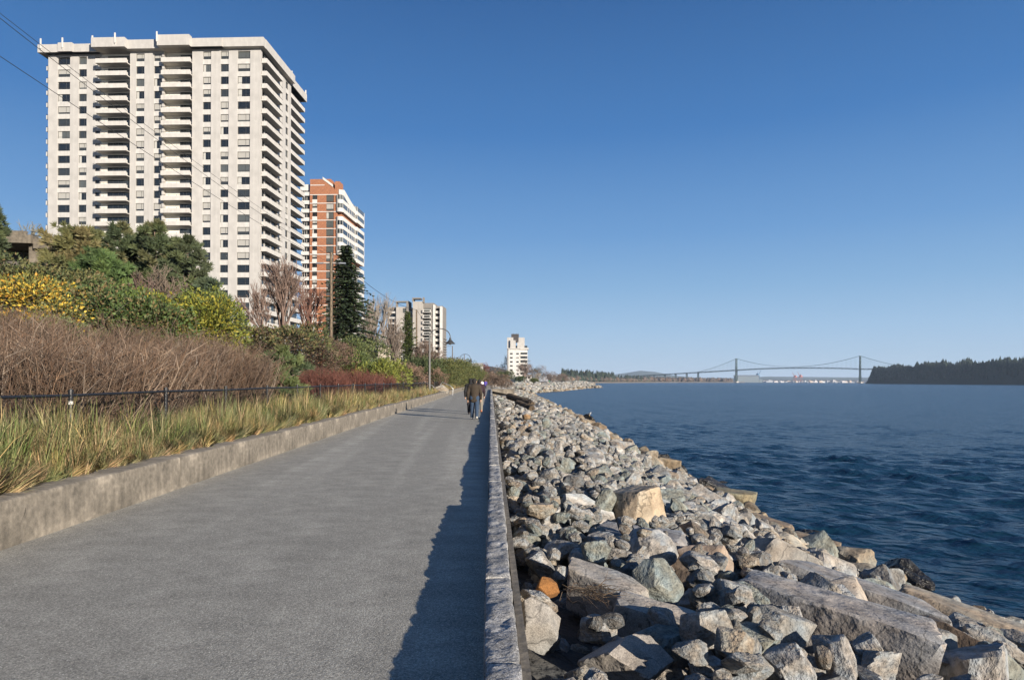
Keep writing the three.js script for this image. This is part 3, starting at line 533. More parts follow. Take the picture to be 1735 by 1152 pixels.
// --- the brick tower behind it
{
  const D = 212, c = at(572, 329, D), FH = 2.78, K = D / FOCAL, X = px => (px - 572) * K, NF = 20;
  const g = thing('brick_tower', 'orange brick apartment tower with rounded white balconies, right of the cream tower', 'building', V(c.x, 0, c.z), CAMYAW - .05);
  const topY = c.y, y0 = topY - NF * FH, base = 2, wall = new MB(), band = new MB(), r = rng(21);
  const cols = [[528, 536.5], [552, 565]];
  let x = X(524);
  for (const [a, b] of cols) { wall.box(x, X(a), base, topY, -.4, 0); x = X(b); }
  wall.box(x, X(571), base, topY, -.4, 0).box(X(524), X(571), base, topY, -24, -.4);
  wall.box(X(524), X(560), topY, topY + 5.0, -14, 0).box(X(565), X(573), topY, topY + 4.6, -5, -1.2);
  { const a = V(X(560), topY, 0), b = V(X(571), topY, 0), d = V(X(560), topY + 3.4, 0); wall.quad(a, b, V(X(571), topY + .6, 0), d); }
  wall.build('brick_wall', M.brick, g);
  for (let k = 0; k <= NF; k++) { const y = y0 + k * FH; band.box(X(524), X(571.5), y - .24, y, -.3, .06); }
  band.box(X(524.5), X(549), topY + 2.9, topY + 3.15, -.3, .06);
  for (let k = 0; k < NF; k++) { const y = y0 + k * FH; windowPart(g, X(528), y + 1.15, -.2, X(536.5) - X(528), 1.35, Math.floor(r() * 63)); windowPart(g, X(552), y + .35, -.2, X(565) - X(552), 2.1, Math.floor(r() * 63) * 7); band.box(X(528), X(536.5), y, y + 1.15, -.3, -.02); }
  band.build('white_band', M.white, g);
  // white balconies on the left of the brick
  for (let k = 0; k < NF + 1; k++) { const y = y0 + k * FH, o = new MB().box(X(508), X(524), y - .25, y + .95, -1.2, -.4).build('balcony', M.white, g); const w = new MB().box(X(508), X(523.6), y + .95, y + FH - .25, -1.5, -1.2).build('glazing', M.glass, o); const f = new MB(); for (let q = 0; q < 5; q++) f.box(X(509 + q * 3.6), X(509.5 + q * 3.6), y + .95, y + FH - .25, -1.2, -1.14); f.build('mullion', M.white, w); }
  new MB().box(X(505), X(524), topY + 1.6, topY + 3.6, -12, -1).build('penthouse_wall', M.white, g);
  // rounded balcony stack running back along the right side
  const L = 20, bulge = 2.4;
  const outline = []; for (let q = 0; q <= 8; q++) { const t = q / 8 * Math.PI / 2; outline.push([X(569) + .2 + 1.9 - 1.9 * Math.cos(t) * .9 + 0, 1.9 * Math.sin(t) - 1.9]); }
  const arc = []; const cx = X(569.5), R = 1.15; for (let q = 0; q <= 10; q++) { const t = Math.PI - q / 10 * Math.PI; arc.push([cx + R + R * Math.cos(t), R * Math.sin(t) * .9 - .2]); } const path = [...arc, [cx + 2 * R, -9], [cx + 2 * R, -14], [cx + 2 * R + .5, -14.2], [cx + 2 * R + .5, -L - 3]];
  const ribbon = (y0_, y1_, off) => { const b = new MB(); for (let q = 0; q < path.length - 1; q++) { const [ax, az] = path[q], [bx, bz] = path[q + 1], nx = -(bz - az), nz = bx - ax, l = Math.hypot(nx, nz), ox = -nx / l * off, oz = -nz / l * off; b.quad(V(ax - ox, y0_, az - oz), V(bx - ox, y0_, bz - oz), V(bx - ox, y1_, bz - oz), V(ax - ox, y1_, az - oz)); } return b; };
  const slab = y => { const s = new THREE.Shape(); s.moveTo(path[0][0], -path[0][1]); for (const q of path) s.lineTo(q[0], -q[1]); s.lineTo(cx, L + 3); s.closePath(); const e = new THREE.ExtrudeGeometry(s, { depth: .22, bevelEnabled: false }); e.rotateX(-Math.PI / 2); e.scale(1, 1, 1); e.translate(0, y - .22, 0); return e; };
  for (let k = 0; k < NF; k++) {
    const y = y0 + k * FH, b = new MB(); b.add(slab(y), new THREE.Matrix4()); const rr = ribbon(y - .3, y + .95, .02), ri = ribbon(y - .3, y + .95, -.12); b.add(rr.geo(), new THREE.Matrix4()).add(ri.geo(), new THREE.Matrix4());
    const o = b.build('rounded_balcony', M.white, g);
    if (k !== NF - 3 && k !== NF - 8) { const w = ribbon(y + .95, y + FH - .3, -.06).build('glazing', [M.glassC, M.glassB, M.glass][Math.floor(r() * 3)], o); const f = new MB(); for (let q = 0; q < path.length; q += q < 11 ? 3 : 1) f.box(path[q][0] - .07, path[q][0] + .03, y + .95, y + FH - .3, path[q][1] - .05, path[q][1] + .05); for (let q = 1; q < 6; q++) f.box(cx + 2 * R - .08, cx + 2 * R + .02, y + .95, y + FH - .3, -9 + (q - 3) * 2 - .05, -9 + (q - 3) * 2 + .05); f.build('mullion', M.white, w); }
  }
  new MB().box(X(571), cx + 2 * R - .9, base, topY - .5, -L - 2, -1.2).build('inner_wall', M.brick, g);
  // sloped white roof edge stepping down the right side
  const rf = new MB(), pts = [[X(572), topY + 1.9, -1.0], [X(572) + 1.8, topY + 1.7, -1.2], [cx + 2 * R, topY - .2, -9], [cx + 2 * R + .3, topY - 2.9, -L]];
  for (let q = 0; q < 3; q++) { const a = pts[q], b = pts[q + 1]; rf.quad(V(a[0], a[1] - 2.2, a[2]), V(b[0], b[1] - 2.2, b[2]), V(b[0], b[1], b[2]), V(a[0], a[1], a[2])); rf.quad(V(a[0], a[1], a[2]), V(b[0], b[1], b[2]), V(b[0] - 7, b[1], b[2] - 3), V(a[0] - 5, a[1], a[2] - 3)); }
  rf.build('roof_edge', M.white, g);
  { const q = new MB(); q.quad(V(X(546), topY + 4.9, .15), V(X(564), topY + 2.3, .15), V(X(564), topY + 3.1, .15), V(X(546), topY + 5.7, .15)); q.quad(V(X(546), topY + 5.7, .15), V(X(564), topY + 3.1, .15), V(X(564), topY + 3.1, -8), V(X(546), topY + 5.7, -8)); q.build('sloping_coping', M.white, g); }
}

// --- the grey concrete tower further along
{
  const D = 320, c = at(716, 519, D), FH = 2.78, K = D / FOCAL, X = px => (px - 716) * K, Y = py => (645 - py) * K + EYE - 1;
  const g = thing('concrete_tower', 'mid-rise grey concrete apartment tower with box balconies beyond the bare trees', 'building', V(c.x, 0, c.z), CAMYAW - .05);
  const wall = new MB(), dark = new MB(), base = 0;
  wall.box(X(668), X(686), base, Y(516), -12, -3).box(X(699), X(716), base, Y(508), -10, 0).box(X(690), X(700), base, Y(527), -12, -4);
  wall.build('wall', M.greyconc, g);
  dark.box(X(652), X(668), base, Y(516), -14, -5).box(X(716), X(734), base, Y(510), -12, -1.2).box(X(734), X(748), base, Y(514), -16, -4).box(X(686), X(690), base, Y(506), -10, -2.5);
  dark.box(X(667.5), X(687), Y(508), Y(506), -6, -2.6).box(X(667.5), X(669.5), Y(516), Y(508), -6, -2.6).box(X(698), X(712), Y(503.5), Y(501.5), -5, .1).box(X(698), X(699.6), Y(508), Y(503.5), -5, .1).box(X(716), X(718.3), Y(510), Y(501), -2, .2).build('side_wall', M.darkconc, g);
  for (let k = 0; k < 12; k++) {
    const y = Y(526) - k * FH;
    const o = new MB().box(X(717), X(730.5), y - .25, y, -1.2, 1.3).box(X(717), X(730.5), y + .95, y + 1.2, 1.1, 1.3).box(X(717), X(718.4), y, y + .95, 1.1, 1.3).box(X(729), X(730.5), y, y + .95, 1.1, 1.3).build('box_balcony', M.white, g);
    new MB().box(X(718), X(729.5), y + .05, y + 2.1, -1.2, -1.12).build('glazing', k % 3 ? M.glassB : M.glassC, o);
    const p = new MB().box(X(736), X(744.5), y - .3, y + .9, -4, -2.6).build('balcony', M.balcony, g); new MB().box(X(736.3), X(744.2), y + .9, y + 2.2, -4, -3.9).build('glazing', M.glass, p);
    if (k < 4) { const q = new MB().box(X(655), X(667), y - .2, y + .8, -5, -3.6).build('balcony', M.balcony, g); new MB().box(X(656), X(666), y + .8, y + 2.2, -5, -4.9).build('glazing', M.glass, q); new MB().box(X(690), X(699), y - .2, y + .8, -4, -2.6).build('balcony', M.greyconc, g); }
  }
  new MB().box(X(733), X(735.6), 0, Y(513), -4, -.8).box(X(744.6), X(748), 0, Y(516), -4, -1.2).build('white_fin', M.white, g);
  windowPart(g, X(680), Y(526), -2.95, 1.8, 2.2, 7); windowPart(g, X(691), Y(526), -3.95, 2.2, 2.6, 14);
  for (let k = 0; k < 14; k++) new MB().box(X(748), X(750), Y(570) - k * 1.3 * 1, Y(570) - k * 1.3 + .5, -15, -6).build('side_balcony', M.darkconc, g);
}

// --- the white block on the point
{
  const D = 440, c = at(880, 645, D), K = D / FOCAL, X = px => (px - 880) * K, Y = py => (646 - py) * K + EYE;
  const g = thing('white_apartment_block', 'white stepped apartment block with dark rooftop box on the far rocky point', 'building', V(c.x, 0, c.z), CAMYAW - .04);
  new MB().box(X(861), X(880.5), -2, Y(592), -12, 0).box(X(861), X(893), -2, Y(592), -16, -3).build('wall', M.white, g);
  new MB().box(X(858.5), X(869), -2, Y(572), -14, -4).box(X(876), X(888), -2, Y(572), -14, -4.5).box(X(864), X(873), Y(592), Y(577), -6, -2.5).build('upper_wall', M.plaster, g);
  new MB().box(X(865.5), X(878), Y(580), Y(566), -12, -4.3).build('rooftop_box', M.roofdark, g);
  new MB().box(X(859), X(861), -2, Y(592), -12, -.6).build('side_wall', M.white, g);
  new MB().box(X(861), X(893), Y(592), Y(586), -10, -5.5).build('penthouse_glazing', M.glassB, g);
  new MB().box(X(860), X(882), Y(592.6), Y(590.8), -12, .8).box(X(880), X(895), Y(592.6), Y(589.8), -14, -2).build('terrace_edge', M.balcony, g);
  for (let k = 0; k < 7; k++) { const y = Y(601.5) - k * 2.75; windowPart(g, X(864), y, .06, 1.8, 1.0, k * 5 + 3); windowPart(g, X(874.5), y, .06, 1.8, 1.0, k * 7 + 3); const o = new MB().box(X(881), X(894), y - 1.0, y, -3, -1.6).build('balcony', M.white, g); new MB().box(X(881.5), X(893), y, y + 1.5, -3, -2.9).build('glazing', M.glassB, o); }
  for (const px of [869, 874, 877]) new MB().box(X(px), X(px) + .12, Y(566), Y(563.5), -8, -7.88).build('antenna', M.frame, g);
}

// --- concrete deck at the far left, and low houses half hidden by trees
{
  const D = 46, c = at(0, 420, D), K = D / FOCAL, g = thing('concrete_deck', 'weathered concrete deck on posts above the shrubs at the far left', 'deck', V(c.x, 0, c.z), CAMYAW + .12);
  const Y = py => (643 - py) * K + EYE; M.deck = std(.26, .235, .20, { map: rep(T.concrete, .2), roughness: .95 });
  new MB().box(-6, 2.0, Y(412), Y(398), -9, 0).box(2.0, 4.2, Y(420), Y(404), -9, -.2).build('slab', M.deck, g);
  new MB().box(-6, 1.6, Y(398), Y(391), -.3, -.1).build('parapet', M.deck, g);
  new MB().box(1.5, 2.3, Y(470), Y(412), -1.4, -.6).build('post', M.deck, g); new MB().box(-4, -3.2, Y(470), Y(412), -1.4, -.6).build('post', M.deck, g);
  const rl = new MB(); for (const yy of [390, 396]) rl.tube([V(1.7, Y(yy), -.4), V(4.1, Y(yy) - .35, -.5)], .025, 5); for (const x of [1.8, 2.9, 4.0]) rl.tube([V(x, Y(405) - (x - 1.8) * .15, -.45), V(x, Y(389) - (x - 1.8) * .15, -.45)], .025, 5); rl.build('railing', M.rail, g);
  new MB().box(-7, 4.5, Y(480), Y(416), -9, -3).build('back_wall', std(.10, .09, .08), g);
}
{
  const house = (px, py, D, w, h, label, mat, roof) => { const p = at(px, py, D), g = thing('house', label, 'house', V(p.x, p.y, p.z), CAMYAW - .1); new MB().box(-w / 2, w / 2, -6, h, -8, 0).build('wall', mat, g); const r = new MB(); const o = .4; r.quad(V(-w / 2 - o, h, o), V(w / 2 + o, h, o), V(w / 2 + o, h + roof, -4), V(-w / 2 - o, h + roof, -4)).quad(V(w / 2 + o, h, -8 - o), V(-w / 2 - o, h, -8 - o), V(-w / 2 - o, h + roof, -4), V(w / 2 + o, h + roof, -4)).quad(V(w / 2, h, 0), V(w / 2, h, -8), V(w / 2, h + roof, -4), V(w / 2, h + roof, -4)); r.build('roof', M.greyconc, g); windowPart(g, -w * .3, h * .35, .06, 1.5, 1.2, 3); windowPart(g, w * .1, h * .35, .06, 1.5, 1.2, 8); return g; };
  house(618, 612, 108, 8, 2.4, 'low tan house half hidden behind the fir tree', std(.45, .38, .30), 1.6);
  house(656, 596, 135, 2.6, 3, 'white gabled house glimpsed between the bare trees', M.white, 2.5);
  house(807, 627, 300, 4, 1.4, 'small pale house above the far end of the hedge', M.white, 2);
  house(893, 643, 430, 5, 2, 'low white house at the foot of the far white block', M.white, 1.5);
}
// ---------------------------------------------------------------- plants
const jit = (r, c, a = .25) => { const k = 1 + r.n() * a, w = r.n() * a * .35; return [Math.max(.003, c[0] * k * (1 + w)), Math.max(.003, c[1] * k), Math.max(.002, c[2] * k * (1 - w))]; };
const mixc = (a, b, t) => [lerp(a[0], b[0], t), lerp(a[1], b[1], t), lerp(a[2], b[2], t)];

// a leafy mass: leaves through the outer shell of uneven lobes, on a frame of twigs
function foliage(r, lobes, n, size, cols, opt = {}) {
  const b = new MB(true), tot = lobes.reduce((s, l) => s + l[3] * l[4] + l[3] * l[5], 0), up = opt.up ?? .25;
  for (const [lx, ly, lz, ax, ay, az] of lobes) {
    const m = Math.round(n * (ax * ay + ax * az) / tot), sd = r() * 100;
    for (let k = 0; k < m; k++) {
      let x = r.n(), y = r.n(), z = r.n(); const l = Math.hypot(x, y, z) || 1; x /= l; y /= l; z /= l; if (y < -.55 && r() < .8) y = -y;
      const bump = 1 + .30 * noise3(x * 2.6 + sd, y * 2.6, z * 2.6) + .16 * noise3(x * 7 + sd, y * 7, z * 7);
      if (noise3(x * 4.3 + sd * 2, y * 4.3, z * 4.3) > (opt.gap ?? .62)) continue;
      const R = bump * (1 - Math.pow(r(), 1.6) * (opt.deep ?? .38));
      const px = lx + x * ax * R, py = ly + y * ay * R, pz = lz + z * az * R; if (opt.floor !== undefined && py < opt.floor) continue;
      let dx = x + r.n() * .8, dy = y * .6 + up + r.n() * .7, dz = z + r.n() * .8; const q = Math.hypot(dx, dy, dz) || 1; dx /= q; dy /= q; dz /= q;
      let sx = r.n(), sy = r.n(), sz = r.n(); const t = sx * dx + sy * dy + sz * dz; sx -= t * dx; sy -= t * dy; sz -= t * dz; const w = Math.hypot(sx, sy, sz) || 1; sx /= w; sy /= w; sz /= w;
      const L = size * r.r(.6, 1.35), pc = noise3(px * 1.3 + sd, py * 1.3, pz * 1.3), c = cols[clamp(Math.floor((pc * .5 + .5 + r.n() * .22) * cols.length), 0, cols.length - 1)];
      b.leaf(px, py, pz, dx, dy, dz, L, L * (opt.wide ?? .5), sx, sy, sz, jit(r, c, .2));
    }
  }
  return b;
}
function stems(r, lobes, n, col, rad = .03) { const b = new MB(true); for (let k = 0; k < n; k++) { const l = lobes[Math.floor(r() * lobes.length)], x = r.n() * .25, z = r.n() * .25, ex = l[0] + r.n() * l[3] * .8, ey = l[1] + r.n() * l[4] * .6, ez = l[2] + r.n() * l[5] * .8, mx = lerp(x, ex, .5) + r.n() * .1, my = ey * .55, mz = lerp(z, ez, .5) + r.n() * .1; b.twig(x, -.3, z, mx, my, mz, rad, rad * .65, jit(r, col)); b.twig(mx, my, mz, ex, ey, ez, rad * .65, rad * .25, jit(r, col)); } return b; }

// bare twiggy shrub: many arching shoots with side twigs
function twiggy(r, n, w, h, col, opt = {}) {
  const b = new MB(true), rad = opt.rad ?? .008, lean = opt.lean ?? 0;
  for (let k = 0; k < n; k++) {
    const a = r() * 6.283, s = Math.sqrt(r()), ox = Math.cos(a) * s * w * .55, oz = Math.sin(a) * s * w * .55, out = s * .75 + r.n() * .25, dx = Math.cos(a) * out + lean, dz = Math.sin(a) * out, L = h * r.r(.72, 1.08) * (1 - .28 * s * s);
    let x = ox, y = -.2, z = oz, vx = dx * .35, vz = dz * .35; const c = jit(r, r() < .8 ? col : (opt.col2 ?? col), .3), seg = 4, hor = w * .16;
    for (let q = 0; q < seg; q++) {
      const nx = x + vx * L / seg + r.n() * .05 * L, ny = y + L / seg, nz = z + vz * L / seg + r.n() * .05 * L, ra = rad * lerp(1.5, .45, q / seg), rb = rad * lerp(1.5, .45, (q + 1) / seg);
      b.twig(x, y, z, nx, ny, nz, ra, rb, c);
      if (q > 0) for (let m = 0; m < (opt.side ?? 3); m++) { const t = r(), sx = lerp(x, nx, t), sy = lerp(y, ny, t), sz = lerp(z, nz, t), l = L * r.r(.10, .26); b.twig(sx, sy, sz, sx + r.n() * l * .8 + vx * l * .6, sy + l * r.r(.3, 1), sz + r.n() * l * .8 + vz * l * .6, rad * .6, rad * .3, jit(r, c, .12)); }
      x = nx; y = ny; z = nz; vx *= 1.12; vz *= 1.12;
    }
  }
  for (let k = 0; k < (opt.canes ?? 0); k++) { const c = jit(r, [.26, .19, .135], .2); let x = r.n() * w * .5, z = r.n() * w * .5, y = -.2, vx = r.n() * .3 + lean, vz = r.n() * .3; for (let q = 0; q < 6; q++) { const l = h * .14, nx = x + vx * l + r.n() * .03, ny = y + l, nz = z + vz * l + r.n() * .03; b.twig(x, y, z, nx, ny, nz, .022 - q * .003, .019 - q * .003, c); if (q > 1) b.twig(nx, ny, nz, nx + r.n() * .35, ny + r.r(.15, .4), nz + r.n() * .35, .009, .004, c); x = nx; y = ny; z = nz; } }
  return b;
}
// bare tree: limbs that fork and thin
function bareTree(r, h, col, opt = {}) {
  const trunk = new MB(true), crown = new MB(true), spread = opt.spread ?? .42, levels = opt.levels ?? 6;
  const grow = (x, y, z, dx, dy, dz, L, R, lev) => {
    const seg = lev < 2 ? 3 : 2; let px = x, py = y, pz = z;
    for (let q = 0; q < seg; q++) { dx += r.n() * .10; dz += r.n() * .10; dy += (opt.lift ?? .05); const m = Math.hypot(dx, dy, dz); dx /= m; dy /= m; dz /= m; const nx = px + dx * L / seg, ny = py + dy * L / seg, nz = pz + dz * L / seg, ra = R * lerp(1, .7, q / seg), rb = R * lerp(1, .7, (q + 1) / seg); const c = jit(r, col, .15); if (lev < 2) trunk.tube([V(px, py, pz), V(nx, ny, nz)], [ra, rb], 6, c, false); else crown.twig(px, py, pz, nx, ny, nz, ra, rb, c); px = nx; py = ny; pz = nz; if (lev > 0 && lev < levels && r() < .6) fork(px, py, pz, dx, dy, dz, L * .6, rb * .6, lev + 1); }
    if (lev < levels) { const k = lev === 0 ? (opt.main ?? 4) : 2 + (r() < .5 ? 1 : 0); for (let q = 0; q < k; q++) fork(px, py, pz, dx, dy, dz, L * r.r(.62, .86), R * .68 * r.r(.75, 1), lev + 1); }
  };
  const fork = (x, y, z, dx, dy, dz, L, R, lev) => { let a = dx + r.n() * spread * 1.6, b = dy + r.n() * spread * .6, c = dz + r.n() * spread * 1.6; const m = Math.hypot(a, b, c) || 1; if (L > .08) grow(x, y, z, a / m, b / m, c / m, L, Math.max(R, opt.minR ?? .006), lev); };
  grow(0, -.5, 0, r.n() * .05, 1, r.n() * .05, h * (opt.bole ?? .24), opt.rad ?? h * .017, 0);
  return { trunk, crown };
}
// spruce or fir: whorls of drooping boughs with sprays of needles
function fir(r, h, w, cols, opt = {}) {
  const trunk = new MB(true), crown = new MB(true); trunk.tube([V(0, -.6, 0), V(0, h * .5, 0), V(0, h * .97, 0)], [h * .018, h * .011, .02], 7, [.12, .09, .065]);
  const whorls = opt.whorls ?? 34, spray = opt.spray ?? .34, start = opt.start ?? .04;
  for (let k = 0; k < whorls; k++) {
    const t = start + (1 - start) * Math.pow(k / whorls, .92), y = h * t, len = w * Math.pow(1 - t, opt.taper ?? .8) * (1 + .22 * Math.sin(k * 2.4)) + .12, nb = opt.boughs ?? 9;
    for (let q = 0; q < nb; q++) {
      const a = q / nb * 6.283 + k * 1.9 + r.n() * .3, L = len * r.r(.45, 1.25), ca = Math.cos(a), sa = Math.sin(a), droop = opt.droop ?? .28, m = Math.max(3, Math.round(L / spray * 2.6));
      crown.twig(0, y, 0, ca * L, y - L * droop + .1 * L, sa * L, .02, .008, [.10, .075, .05]);
      for (let s = 0; s < m; s++) {
        const u = (s + r()) / m, px = ca * L * u, pz = sa * L * u, py = y - L * droop * u * u + .12 * L * u + r.n() * .05;
        for (const sd of [-1, 1, 0]) { const g = a + sd * r.r(.5, 1.0), l = spray * r.r(.7, 1.3) * (1.15 - .5 * u); let dx = Math.cos(g), dz = Math.sin(g), dy = (opt.rise ?? -.15) + r.n() * .28; const n = Math.hypot(dx, dy, dz); dx /= n; dy /= n; dz /= n; const tw = r.n() * .9, sx = -dz * Math.cos(tw), sy = Math.sin(tw), sz = dx * Math.cos(tw); crown.leaf(px, py, pz, dx, dy, dz, l, l * .5, sx, sy, sz, jit(r, r.pick(cols), .22), .1); }
      }
    }
  }
  return { trunk, crown };
}
// pine: tufts of long needles on the ends of uneven limbs
function pine(r, h, w, cols, opt = {}) {
  const trunk = new MB(true), crown = new MB(true); trunk.tube([V(0, -.6, 0), V(.1, h * .45, 0), V(0, h * .9, .1)], [h * .025, h * .017, .03], 7, [.17, .12, .085]);
  const n = opt.tufts ?? 420, limbs = Math.round(n / 13);
  for (let k = 0; k < limbs; k++) {
    const t = (k + r()) / limbs, y = h * lerp(opt.low ?? .08, .98, t), a = k * 2.4 + r.n() * .5, reach = w * Math.pow(Math.sin(Math.PI * lerp(.26, .96, t)), .8) * r.r(.55, 1.35), ex = Math.cos(a) * reach, ez = Math.sin(a) * reach, ey = y + reach * r.r(.05, .35), base = r.pick(cols);
    crown.twig(0, y - reach * .25, 0, ex, ey, ez, .03, .012, [.13, .10, .07]);
    for (let m = 0; m < 13; m++) {
      const u = lerp(.25, 1.05, Math.sqrt(r())), cl = .16 + .20 * reach * u * .6, x = ex * u + r.n() * cl, yy = lerp(y - reach * .25, ey, u) + r.n() * cl * .7 + .05, z = ez * u + r.n() * cl;
      for (let q = 0; q < (opt.needles ?? 30); q++) { let dx = Math.cos(a) * .45 + r.n() * .75, dy = .6 + r.n() * .6, dz = Math.sin(a) * .45 + r.n() * .75; const v = Math.hypot(dx, dy, dz) || 1; dx /= v; dy /= v; dz /= v; const L = (opt.len ?? .30) * r.r(.7, 1.3), sx = dy, sy = -dx, e = Math.hypot(sx, sy) || 1; crown.leaf(x + r.n() * .05, yy + r.n() * .05, z + r.n() * .05, dx, dy, dz, L, L * .15, sx / e, sy / e, 0, jit(r, base, .22), .1); }
    }
  }
  return { trunk, crown };
}
function plantAt(name, label, category, px, py, depth, parts, group, turn = 0) {
  const p = at(px, py, depth); p.y = hillY(Math.min(p.x, -5), p.z); if (p.x > -5) p.y = 0;
  const g = thing(name, label, category, p, turn, group);
  for (const [n, b, m] of parts) b.build(n, m, g);
  return g;
}
// how high a plant must be at that place for its tip to show at photograph row py
function tipHeight(px, py, depth) { const p = at(px, py, depth); return p.y - hillY(p.x, p.z); }

const GRN = [[.045, .075, .018], [.06, .095, .022], [.085, .12, .028], [.03, .05, .014]];
const OLIVE = [[.075, .085, .025], [.11, .105, .035], [.05, .065, .02], [.14, .10, .04]];
const LAUREL = [[.075, .095, .014], [.13, .145, .014], [.21, .185, .018], [.05, .07, .014], [.25, .205, .02]];
const YELLOW = [[.40, .25, .025], [.34, .18, .02], [.16, .15, .03], [.10, .11, .03], [.42, .29, .035]];
const PINE = [[.045, .062, .022], [.062, .078, .026], [.034, .048, .018], [.08, .08, .03]];
const FIR = [[.025, .042, .018], [.035, .058, .022], [.05, .075, .028], [.02, .032, .014]];
const BROWN = [.125, .08, .052], GREYB = [.15, .115, .085], REDB = [.10, .035, .024], DARKB = [.09, .06, .042];

// brown leafless shrubs behind the fence at the left
{
  const r = rng(201), kinds = [0, 1, 2, 3].map(k => twiggy(r, 440, 1.9, 2.5, BROWN, { col2: [.21, .15, .105], rad: .0092, side: 3, lean: .12, canes: 26 }).geo());
  const spots = [[-40, 12.5, 555], [30, 12.0, 585], [60, 15.5, 540], [120, 13.2, 580], [150, 17, 548], [205, 15.2, 575], [240, 19, 558], [285, 17.5, 575], [320, 21, 565], [365, 20.5, 580], [392, 24, 592], [-20, 17, 535], [355, 26, 570]];
  const names = ['at the far left edge, nearest the camera', 'behind the fence at the left edge, pale stems in front', 'under the yellow-leaved bush', 'just left of the nearest fence post', 'below the olive ivy slope', 'just right of the nearest fence post', 'below the green end of the ivy slope', 'below the dark green laurel', 'below the yellow-green laurel', 'right below the big laurel', 'at the right end of the brown thicket', 'at the left edge under the orange leaves', 'between the laurel and the brown thicket end'];
  spots.forEach(([px, d, py], k) => {
    const p = at(px, 640, d), y = hillY(p.x, p.z), g = thing('twiggy_shrub', `leafless brown twiggy shrub ${names[k]}`, 'shrub', V(p.x, y, p.z), k * 1.3, 'brown leafless shrubs behind the fence');
    const h = at(px, py, d).y - y, o = obj('twigs', kinds[k % 4], M.twig, g); o.scale.set(1.12, Math.max(.55, h / 2.35), 1.12);
  });
}
